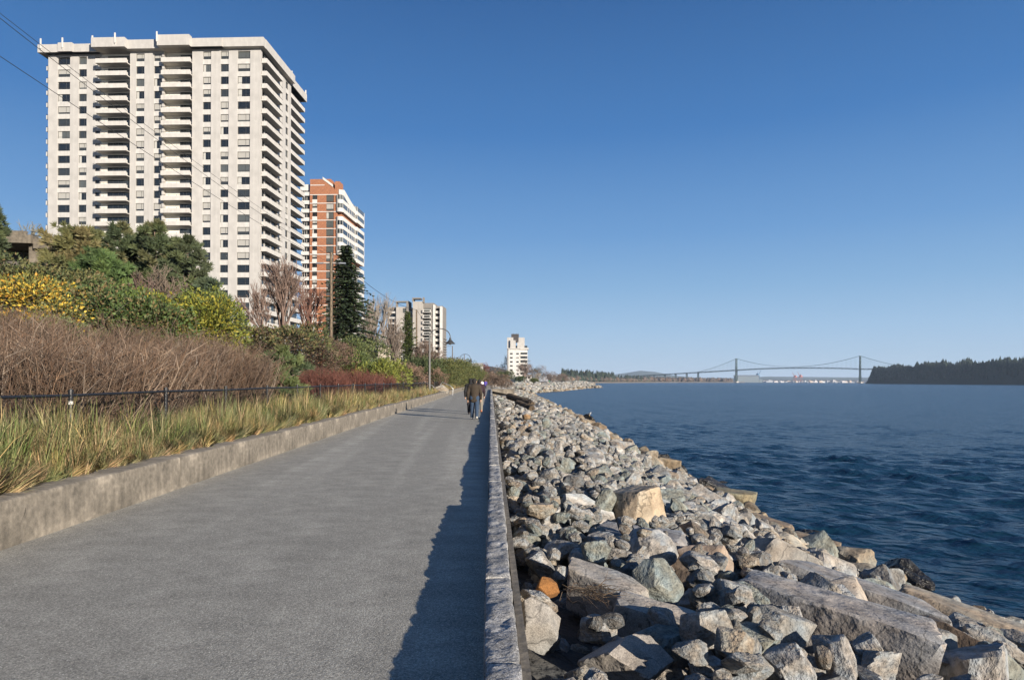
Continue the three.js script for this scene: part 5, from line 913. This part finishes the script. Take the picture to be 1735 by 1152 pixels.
// ---------------------------------------------------------------- people
function sdfMesh(bones, k, half, res, center) {
  const mc = new MarchingCubes(res, new THREE.MeshBasicMaterial(), false, false, 60000); mc.isolation = 0; mc.reset();
  const n = res, f = mc.field;
  for (let z = 0; z < n; z++) for (let y = 0; y < n; y++) for (let x = 0; x < n; x++) {
    const X = (x - n / 2) / (n / 2) * half + center.x, Y = (y - n / 2) / (n / 2) * half + center.y, Z = (z - n / 2) / (n / 2) * half + center.z; let d = 1e3;
    for (const b of bones) { const [ax, ay, az, bx, by, bz, ra, rb] = b, sx = b[8] ?? 1; const dx = bx - ax, dy = by - ay, dz = bz - az, px = X - ax, py = Y - ay, pz = Z - az, t = clamp((px * dx + py * dy + pz * dz) / (dx * dx + dy * dy + dz * dz + 1e-9)); const q = Math.hypot((px - dx * t) * sx, py - dy * t, pz - dz * t) - lerp(ra, rb, t); const h = clamp(.5 + .5 * (d - q) / k); d = lerp(d, q, h) - k * h * (1 - h); }
    f[x + y * n + z * n * n] = -d;
  }
  mc.update(); const c = mc.count, P = new Float32Array(c * 3), N = new Float32Array(c * 3);
  for (let i = 0; i < c; i++) { P[i * 3] = mc.positionArray[i * 3] * half + center.x; P[i * 3 + 1] = mc.positionArray[i * 3 + 1] * half + center.y; P[i * 3 + 2] = mc.positionArray[i * 3 + 2] * half + center.z; N[i * 3] = mc.normalArray[i * 3]; N[i * 3 + 1] = mc.normalArray[i * 3 + 1]; N[i * 3 + 2] = mc.normalArray[i * 3 + 2]; }
  const g = new THREE.BufferGeometry(); g.setAttribute('position', new THREE.BufferAttribute(P, 3)); g.setAttribute('normal', new THREE.BufferAttribute(N, 3)); g.computeVertexNormals();
  return g;
}
// walking away from the camera (towards -z): legs and arms swing by `step`
function person(label, pos, o) {
  const g = thing('person', label, 'person', pos, o.turn ?? 0), s = o.height / 1.75, st = o.step ?? .2, w = o.wide ?? 1, arm = o.arm ?? 1;
  const S = a => a.map(b => b.map((v, i) => i < 8 ? v * s : v));
  const hip = [[-.09 * w, .92, 0], [.09 * w, .92, 0]], foot = [[-.10, .08, -st], [.11, .08, st * .8]], knee = [[-.10, .50, -st * .5 - .06], [.105, .50, st * .25 - .05]];
  const sh = [[-.19 * w, 1.42, 0], [.19 * w, 1.42, 0]], el = [[-.26 * w, 1.13, st * .35 * arm], [.26 * w, 1.13, -st * .25 * arm]], wr = [[-.26 * w, .88, st * .3 * arm - .10], [.25 * w, .89, -st * .7 * arm - .08]];
  const legs = (e) => [0, 1].flatMap(k => [[...hip[k], ...knee[k], .085 + e, .058 + e], [...knee[k], foot[k][0], foot[k][1] + .02, foot[k][2], .058 + e, .040 + e]]);
  const arms = (e) => [0, 1].flatMap(k => [[...sh[k], ...el[k], .055 + e, .043 + e], [...el[k], ...wr[k], .042 + e, .030 + e]]);
  const torso = (e) => [[0, .95, 0, 0, 1.18, 0, .115 + e, .115 + e, .85], [0, 1.18, 0, 0, 1.38, .01, .115 + e, .125 + e, .78], [sh[0][0] * .8, 1.40, 0, sh[1][0] * .8, 1.40, 0, .075 + e, .075 + e]];
  const headY = 1.615, hands = [0, 1].flatMap(k => { const [x, y, z] = wr[k]; return [[x, y, z, x, y - .09, z - .02, .030, .034], ...[0, 1, 2, 3].map(f => [x, y - .09, z - .04 + f * .02, x, y - .165 + Math.abs(f - 1.5) * .01, z - .06 + f * .018, .010, .008]), [x, y - .04, z - .03, x + (k ? -.02 : .02), y - .10, z - .065, .012, .009]]; });
  const head = [[0, headY - .02, -.01, 0, headY + .05, .0, .082, .092], [0, headY - .06, -.04, 0, headY - .02, -.03, .055, .065], [0, 1.45, .01, 0, 1.55, 0, .055, .052], [0, headY, -.10, 0, headY - .015, -.115, .016, .016], [-.088, headY, .005, -.09, headY + .03, .005, .018, .018], [.088, headY, .005, .09, headY + .03, .005, .018, .018]];
  const C = V(0, .9 * s, 0), half = .98 * s;
  const add = (name, bones, k, mat, res0) => { const res = Math.round(res0 * (o.far ? .5 : .8)); const m = obj(name, sdfMesh(S(bones), k * s, half, res, C), mat, g); return m; };
  add('body', [...legs(0), ...arms(0), ...torso(0), ...head, ...hands], .03, o.skin ?? std(.42, .25, .17, { roughness: .6 }), 110);
  add('trousers', legs(.028).concat([[-.06, .95, 0, .06, .95, 0, .135, .135, .9]]), .04, o.trousers, 90);
  const jk = [...torso(.035), ...arms(.026), [-.075, (o.hem ?? .82) + .06, 0, .075, (o.hem ?? .82) + .06, 0, .115, .115], [-.07, (o.hem ?? .82) - .02, 0, .07, (o.hem ?? .82) - .02, 0, .118, .118]]; if (o.hood) jk.push([0, headY - .10, .05, 0, headY + .03, .03, .105, .118]); else jk.push([-.05, 1.50, .03, .05, 1.50, .03, .065, .065]);
  add('jacket', jk, .022, o.jacket, 100);
  if (!o.hood) add('hair', [[0, headY + .01, .035, 0, headY + .06, .012, .085, .098], [0, headY - .07, .06, 0, headY, .05, .05, .075]], .03, o.hair ?? std(.02, .017, .015), 90);
  for (const k of [0, 1]) { const [x, y, z] = foot[k], back = z > 0 ? .05 : 0; add('shoe', [[x, y - .03 + back, z + .05, x, y - .035, z - .14, .048, .040]], .02, o.shoes, 90); }
  return g;
}
const cloth = (r, g, b) => std(r, g, b, { roughness: .95 });
const pFeet = (px, py) => { const d = FOCAL * EYE / (py - 645 + .1), p = at(px, py, d); p.y = 0; return p; };
person('walker in brown hip-length jacket and blue jeans, nearest of the group', pFeet(803.5, 711), { height: 1.72, step: .14, wide: 1.08, jacket: cloth(.034, .024, .015), trousers: cloth(.025, .045, .08), shoes: cloth(.45, .42, .36), hair: cloth(.016, .014, .013), hem: .86 });
person('walker in black hooded coat and dark trousers, left of the group', pFeet(797.5, 702), { height: 1.74, step: .22, wide: 1.05, hood: true, jacket: cloth(.010, .010, .011), trousers: cloth(.014, .014, .018), shoes: cloth(.36, .22, .15), hem: .80 });
person('walker in dark maroon jacket and beige trousers with orange shoes, right of the group', pFeet(812, 699), { height: 1.70, step: .24, wide: 1.0, jacket: cloth(.026, .013, .018), trousers: cloth(.17, .15, .12), shoes: cloth(.42, .13, .06), hair: cloth(.012, .011, .012) });
person('far walker in a white jacket and dark trousers', pFeet(816.5, 661), { far: true, height: 1.68, step: .15, jacket: cloth(.60, .59, .57), trousers: cloth(.02, .02, .025), shoes: cloth(.03, .03, .03) });
person('far walker in a bright blue and purple jacket', pFeet(822.5, 660), { far: true, height: 1.68, step: .12, wide: 1.15, jacket: cloth(.07, .05, .27), trousers: cloth(.03, .03, .035), shoes: cloth(.05, .05, .05), hair: cloth(.25, .12, .06) });
person('far walker in dark clothes left of the white jacket', pFeet(810.5, 662), { far: true, height: 1.72, step: .2, jacket: cloth(.02, .02, .025), trousers: cloth(.02, .02, .03), shoes: cloth(.03, .03, .03) });
// small figures on the far point
for (const [px, py, d, c, label] of [[931, 644.5, 400, [.05, .25, .08], 'tiny person in green on the far rocky point'], [861, 645.5, 260, [.6, .58, .55], 'tiny person in white on the shore below the round shrub'], [893, 645.5, 330, [.03, .03, .04], 'tiny dark-dressed person on the far point left of the bare tree']]) { const p = at(px, py, d); p.y = d < 300 ? -.05 : .35; person(label, p, { far: true, height: 1.7, step: .1, jacket: cloth(...c), trousers: cloth(.03, .03, .04), shoes: cloth(.03, .03, .03) }); }
// ---------------------------------------------------------------- gull
{
  const p = at(1000.5, 707, FOCAL * (EYE - SEA) / 68), g = thing('gull', 'white and grey gull standing on the dark shore rock', 'gull', V(p.x - .1, SEA + .62, p.z), -.8);
  const B = sdfMesh([[-.13, .22, 0, .10, .27, 0, .06, .085], [.10, .28, 0, .17, .38, 0, .05, .042], [.17, .39, 0, .19, .395, 0, .045, .04], [-.13, .22, 0, -.28, .19, 0, .035, .012], [.01, .1, .03, .0, .2, .03, .012, .03], [.01, .1, -.03, 0, .2, -.03, .012, .03]], .04, .4, 70, V(0, .25, 0)); obj('body', B, M.white, g);
  for (const s of [-1, 1]) { const w = obj('wing', new THREE.SphereGeometry(1, 12, 8), std(.25, .26, .28), g); w.scale.set(.20, .05, .03); w.position.set(-.07, .26, s * .075); w.rotation.z = .18; new MB().tube([V(.01, -.08, s * .03), V(.01, .14, s * .03)], .009, 5).tube([V(-.01, -.08, s * .03), V(.06, -.085, s * .03)], .012, 5).build('leg', std(.5, .3, .1), g); }
  new MB().tube([V(.22, .39, 0), V(.29, .375, 0)], [.016, .004], 6).build('beak', std(.6, .4, .05), g);
}
// ---------------------------------------------------------------- far shore, wood, bridge, port, hills
const seaPoint = (px, d) => { const p = at(px, 645, d); p.y = SEA; return p; };
function ridge(name, label, d, pts, depth, mat, kind) { // hill as a long ridge with a real back slope: pts [px, py of crest]
  const b = new MB(), n = pts.length, rows = [];
  for (let k = 0; k < n; k++) { const [px, py] = pts[k], c = at(px, py, d), f = at(px, 645, d - depth * .5), back = at(px, 645, d + depth); rows.push([V(f.x, SEA - 1, f.z), V(lerp(f.x, c.x, .5), lerp(SEA, c.y, .62), lerp(f.z, c.z, .5)), c, V(back.x, SEA - 1, back.z)]); }
  for (const r of rows) for (const q of r) b.v(q.x, q.y, q.z, 0, 1, 0, q.x * .01, q.z * .01);
  for (let k = 0; k < n - 1; k++) for (let j = 0; j < 3; j++) { const a = k * 4 + j; b.i.push(a, a + 4, a + 5, a, a + 5, a + 1); }
  const g = b.geo(); g.computeVertexNormals(); return struct(obj(name, g, mat), label, kind);
}
// wooded head on the right, its shaded north face towards us
M.farleaf = new THREE.MeshStandardMaterial({ color: 0xffffff, vertexColors: true, roughness: 1, side: THREE.DoubleSide });
function farTree(b, r, x, y, z, h, w, c, conifer) {
  const n = conifer ? 7 : 4;
  for (let k = 0; k < n; k++) {
    const t0 = k / n, y0 = y + h * (conifer ? .12 + t0 * .8 : .25 + t0 * .5), hh = h * (conifer ? .26 : .4), R = w * (conifer ? Math.pow(1 - t0, .8) * r.r(.75, 1.25) + .06 : Math.sin((.25 + t0 * .6) * 3) * r.r(.7, 1.2)), ox = r.n() * w * .2, oz = r.n() * w * .2, s = b.p.length / 3, m = 7, cc = jit(r, c, .25);
    b.v(x + ox, y0 + hh, z + oz, 0, 1, 0, 0, 0, cc);
    for (let q = 0; q < m; q++) { const a = q / m * 6.283 + r(), rr = R * r.r(.65, 1.3); b.v(x + ox + Math.cos(a) * rr, y0 - r() * hh * .25, z + oz + Math.sin(a) * rr, Math.cos(a) * .8, .5, Math.sin(a) * .8, 0, 0, cc); }
    for (let q = 0; q < m; q++) b.i.push(s, s + 1 + (q + 1) % m, s + 1 + q);
  }
}
{
  // crest of the head: [px of the photograph, distance, height of the ground under the trees]
  const crest = [[1466, 1950, 0], [1474, 1935, 14], [1482, 1900, 28], [1495, 1870, 33], [1515, 1830, 36], [1545, 1770, 38], [1600, 1680, 41], [1660, 1590, 44], [1735, 1480, 46], [1850, 1340, 46], [2000, 1200, 42]];
  const b = new MB(); const at2 = k => { const i = clamp(Math.floor(k), 0, crest.length - 2), t = k - i; return [0, 1, 2].map(q => lerp(crest[i][q], crest[i + 1][q], t)); };
  const N = 40, rows = 7; for (let k = 0; k <= N; k++) { const [px, d, h] = at2(k / N * (crest.length - 1)); const f = seaPoint(px, d - 40), c = seaPoint(px, d), back = seaPoint(px, d + 500); for (let j = 0; j < rows; j++) { const t = j / (rows - 1); let q, y; if (t < .7) { const u = t / .7; q = f.clone().lerp(c, u); y = SEA + h * Math.pow(Math.sin(u * Math.PI / 2), .8) - (j ? 0 : 1); } else { const u = (t - .7) / .3; q = c.clone().lerp(back, u); y = SEA + h * (1 + .1 * u); } b.v(q.x, y + (j ? noise3(q.x * .03, 1, q.z * .03) * 3 * Math.min(1, h / 10) : 0), q.z, 0, 1, 0, q.x * .02, q.z * .02); } }
  for (let k = 0; k < N; k++) for (let j = 0; j < rows - 1; j++) { const a = k * rows + j; b.i.push(a, a + rows, a + rows + 1, a, a + rows + 1, a + 1); }
  const g = b.geo(); g.computeVertexNormals(); struct(obj('wooded_head', g, std(.032, .036, .024, { roughness: 1 })), 'steep dark headland across the water on the right', 'headland');
  const w = new MB(true), r = rng(901), C = [.020, .032, .020];
  for (let k = 0; k < 1900; k++) { const q = Math.pow(r(), .9), [px, d, h] = at2(.8 + q * (crest.length - 1.9)), u = r(), f = seaPoint(px, d - 40), c = seaPoint(px, d), bk = seaPoint(px, d + 90), onTop = r() < .45; const p = onTop ? c.clone().lerp(bk, r()) : f.clone().lerp(c, lerp(.12, 1, u)), y = onTop ? SEA + h : SEA + h * Math.pow(Math.sin(lerp(.12, 1, u) * Math.PI / 2), .8); const th = (onTop ? r.r(12, 28) : r.r(9, 20)) * (q < .12 ? .35 + q * 4 : 1) * (.82 + .25 * noise3(px * .05, 0, 3)); farTree(w, r, p.x, y - 1, p.z, th, th * r.r(.19, .32), C, r() < .8); }
  tag(w.build('headland_forest', M.farleaf), 'dark evergreen forest covering the headland on the right', 'forest', null, 'stuff');
}
// low shore on the left of the bridge, with beach and woods
{
  const line = [[955, 1300], [1000, 1500], [1060, 1900], [1110, 2300], [1160, 2600], [1205, 2850], [1245, 3000], [1262, 3050]];
  const b = new MB(); for (const [px, d] of line) { const f = seaPoint(px, d), m = seaPoint(px, d + 25), q = seaPoint(px, d + 700); b.v(f.x, SEA - .5, f.z, 0, 1, 0, f.x * .05, f.z * .05); b.v(m.x, SEA + 2.2, m.z, 0, 1, 0, m.x * .05, m.z * .05); b.v(q.x, SEA + 4, q.z, 0, 1, 0, q.x * .05, q.z * .05); }
  const n = line.length; { const f = seaPoint(880, 1150), m = seaPoint(880, 1180), q = seaPoint(880, 1900); b.v(f.x, SEA - .5, f.z, 0, 1, 0, 0, 0); b.v(m.x, SEA + 2, m.z, 0, 1, 0, 0, 0); b.v(q.x, SEA + 4, q.z, 0, 1, 0, 0, 0); }
  const order = [n, ...Array.from({ length: n }, (_, k) => k)]; for (let k = 0; k < n; k++) for (let j = 0; j < 2; j++) { const a = order[k] * 3 + j, c = order[k + 1] * 3 + j; b.i.push(a, c, c + 1, a, c + 1, a + 1); }
  const g = b.geo(); g.computeVertexNormals(); struct(obj('far_beach', g, std(.34, .27, .19, { roughness: 1 })), 'low sandy far shore below the woods', 'beach');
  const r = rng(911), ev = new MB(true), br = new MB(true);
  const put = (m, pa, pb, n, hmin, hmax, c, con, off = [30, 260]) => { for (let k = 0; k < n; k++) { const px = lerp(pa, pb, r()); let i = 0; while (i < line.length - 2 && line[i + 1][0] < px) i++; const t = (px - line[i][0]) / (line[i + 1][0] - line[i][0]), d = lerp(line[i][1], line[i + 1][1], clamp(t, -1, 1)) + r.r(...off), p = seaPoint(px, d), h = r.r(hmin, hmax); farTree(m, r, p.x, SEA + 2, p.z, h, h * (con ? r.r(.18, .28) : r.r(.35, .5)), jit(r, c, .3), con); } };
  put(ev, 952, 1040, 330, 17, 30, [.025, .037, .02], true); put(ev, 1030, 1105, 160, 14, 24, [.03, .042, .024], true); put(br, 930, 1110, 150, 9, 16, [.10, .075, .055], false, [25, 60]);
  put(br, 1090, 1240, 420, 11, 22, [.11, .08, .06], false); put(ev, 1080, 1215, 40, 10, 16, [.04, .05, .03], true);
  tag(ev.build('far_evergreen_wood', M.farleaf), 'dark evergreen wood on the far shore left of the bridge', 'wood', null, 'stuff'); tag(br.build('far_brown_wood', M.farleaf), 'brown leafless wood on the far shore under the bridge approach', 'wood', null, 'stuff');
}
// suspension bridge
{
  const TL = at(1248, 645, 3015), TR = at(1458, 645, 2640); TL.y = TR.y = SEA; const dir = TR.clone().sub(TL), L = dir.length(), g = thing('suspension_bridge', 'long green-grey suspension bridge across the sea entrance', 'bridge', TL.clone(), Math.atan2(-dir.z, dir.x));
  M.bridge = std(.055, .085, .075, { roughness: .7 });
  const deckY = x => { const t = x / L; return t >= 0 && t <= 1 ? 58 + 10 * 4 * t * (1 - t) * .75 : t < 0 ? 58 + x * .048 * (1 + 0) : 58 - (x - L) * .012; }, H = 112;
  for (const x of [0, L]) { const t = new MB(); for (const z of [-6.5, 6.5]) t.box(x - 2.6, x + 2.6, 0, 30, z - 1.9, z + 1.9).box(x - 2.1, x + 2.1, 30, 75, z * .95 - 1.6, z * .95 + 1.6).box(x - 1.7, x + 1.7, 75, H, z * .9 - 1.4, z * .9 + 1.4); const o = t.build('tower', M.bridge, g); for (const y of [28, 52, 72, 92, 108]) new MB().box(x - 1.2, x + 1.2, y, y + 4, -4.6, 4.6).build('cross_brace', M.bridge, o); new MB().box(x - 7, x + 7, -2, 6, -12, 12).build('pier', M.greyconc, o); }
  const deck = new MB(), tr = new MB(); const xs = seq(-620, L + 330, 14);
  for (let k = 0; k < xs.length - 1; k++) { const a = xs[k], b = xs[k + 1], ya = deckY(a), yb = deckY(b); deck.quad(V(a, ya, 7), V(b, yb, 7), V(b, yb + 2.2, 7), V(a, ya + 2.2, 7)).quad(V(b, yb, -7), V(a, ya, -7), V(a, ya + 2.2, -7), V(b, yb + 2.2, -7)).quad(V(a, ya + 2.2, 7), V(b, yb + 2.2, 7), V(b, yb + 2.2, -7), V(a, ya + 2.2, -7)).quad(V(a, ya, -7), V(b, yb, -7), V(b, yb, 7), V(a, ya, 7)); for (const z of [-6.8, 6.8]) { tr.twig(a, ya - 2.6, z, b, yb - 2.6, z, .6, .6); tr.twig(a, k % 2 ? ya : ya - 2.6, z, b, k % 2 ? yb - 2.6 : yb, z, .45, .45); } }
  deck.build('deck', M.bridge, g); tr.build('truss', M.bridge, g);
  for (const z of [-6, 6]) {
    const main = [], l = [], rr = []; for (let k = 0; k <= 30; k++) { const t = k / 30, x = t * L; main.push(V(x, lerp(H, deckY(L / 2) + 5, 4 * t * (1 - t)), z)); const e = -200 * t; l.push(V(e, lerp(H, deckY(-200) + 2, t) - 10 * 4 * t * (1 - t) * .6, z)); const f = L + 200 * t; rr.push(V(f, lerp(H, deckY(L + 200) + 3, t) - 10 * 4 * t * (1 - t) * .6, z)); }
    for (const c of [main, l, rr]) new MB().tube(c, .42, 5).build('cable', M.bridge, g);
    const hg = new MB(); for (const c of [main, l, rr]) for (let k = 1; k < 30; k++) hg.twig(c[k].x, deckY(c[k].x) + 2, z, c[k].x, c[k].y, z, .12, .12); hg.build('hangers', M.bridge, g).userData.kind = 'stuff';
  }
  for (let x = -195; x > -620; x -= 62) { const o = new MB(); for (const z of [-5, 5]) o.box(x - 1.8, x + 1.8, -2, deckY(x), z - 1.2, z + 1.2); o.box(x - 1.2, x + 1.2, deckY(x) - 4, deckY(x) - .01, -3.8, 3.8); o.build('viaduct_pier', M.bridge, g); }
}
// port behind the bridge
{
  const P = (px, d) => { const p = at(px, 645, d); p.y = SEA; return p; };
  const w = P(1266, 3500), g = thing('grey_warehouse', 'long grey warehouse on the shore behind the left bridge tower', 'warehouse', w, CAMYAW - .25); M.ware = std(.16, .19, .21, { roughness: .8 });
  new MB().box(-62, 62, 0, 34, -60, 0).build('wall', M.ware, g); { const q = new MB(); q.quad(V(-64, 34, 1), V(64, 34, 1), V(64, 41, -30), V(-64, 41, -30)).quad(V(64, 34, -61), V(-64, 34, -61), V(-64, 41, -30), V(64, 41, -30)).quad(V(62, 34, 0), V(62, 34, -60), V(62, 41, -30), V(62, 41, -30)); q.build('roof', std(.24, .27, .29), g); } new MB().box(64, 80, 0, 18, -40, -4).build('annex', M.ware, g);
  const crane = (px, d, col, label, s = 1, flip = 1) => { const p = P(px, d), c = thing('port_crane', label, 'crane', p, CAMYAW + .5, 'port cranes'); const m = std(...col, { roughness: .7 }); const b = new MB(); for (const x of [-9, 9]) for (const z of [-8, 8]) b.twig(x * s, 0, z, x * .8 * s, 48 * s, z, 1.5, 1.3); b.build('legs', m, c); new MB().box(-12 * s, 12 * s, 44 * s, 49 * s, -9, 9).box(-3, 3, 49 * s, 60 * s, -7, 7).build('portal', m, c); new MB().twig(-30 * s * flip, 48 * s, 0, 14 * s * flip, 48 * s, 0, 2, 2).twig(10 * s * flip, 48 * s, 0, 34 * s * flip, 84 * s, 0, 1.8, 1.3).twig(0, 48 * s, 0, 4 * flip, 74 * s, 0, 1.3, 1).build('boom', m, c); };
  crane(1284, 3700, [.06, .16, .28], 'blue container crane right of the warehouse', .85); crane(1348, 4600, [.42, .12, .08], 'left red container crane in the distant port', .85, -1); crane(1357, 4600, [.42, .12, .08], 'right red container crane in the distant port', .9, -1);
  // low town along the far water
  const r = rng(931); const cols = [[.45, .42, .40], [.34, .33, .33], [.26, .27, .29], [.42, .34, .27], [.5, .5, .48]].map(c => std(...c));
  for (let k = 0; k < 110; k++) { const px = r.r(1296, 1462), d = r.r(4300, 4800), p = P(px, d), wd = r.r(8, 34), h = r.r(4, 11) * (r() < .08 ? 1.7 : 1), o = new MB().box(-wd / 2, wd / 2, 0, h, -20, 0).box(-wd * .3, wd * .1, h, h + 2.5, -16, -6).build('far_building', r.pick(cols)); o.position.copy(p); tag(o, 'low building of the distant port town between the bridge towers', 'building', 'distant port buildings'); }
  for (let k = 0; k < 26; k++) { const px = r.r(905, 990), d = r.r(2600, 3600), p = P(px, d), wd = r.r(16, 34), h = r.r(22, 44), o = new MB().box(-wd / 2, wd / 2, 0, h, -16, 0).box(-3, 3, h, h + 4, -10, -4).build('far_apartment', r.pick(cols)); o.position.copy(p); tag(o, 'pale distant apartment block above the far shore trees left of the bridge', 'building', 'distant apartment blocks'); }
}
// far ground and hills
ridge('port_land', 'low flat land of the distant port', 5600, [[1270, 643.5], [1300, 642.5], [1400, 642.5], [1480, 643.5]], 1500, std(.12, .12, .11), 'hills');
ridge('far_hills', 'low wooded hills behind the far shore', 9000, [[700, 628], [760, 622], [830, 626], [900, 634], [960, 636], [1030, 636], [1060, 632], [1085, 628], [1110, 630], [1140, 636], [1180, 640], [1230, 641], [1300, 638], [1400, 639], [1500, 640]], 2500, std(.055, .065, .03), 'hills');
ridge('near_ridge', 'wooded ridge above the far end of the walkway', 1300, [[640, 640], [700, 628], [760, 618], [800, 616], [840, 622], [870, 630], [900, 640]], 400, std(.035, .045, .028), 'hills');
scene.fog = new THREE.FogExp2(0xbfd3ea, 0.00006);
scene.traverse(o => { if (o.isMesh) o.castShadow = o.receiveShadow = true; });
renderer.render(scene, camera);
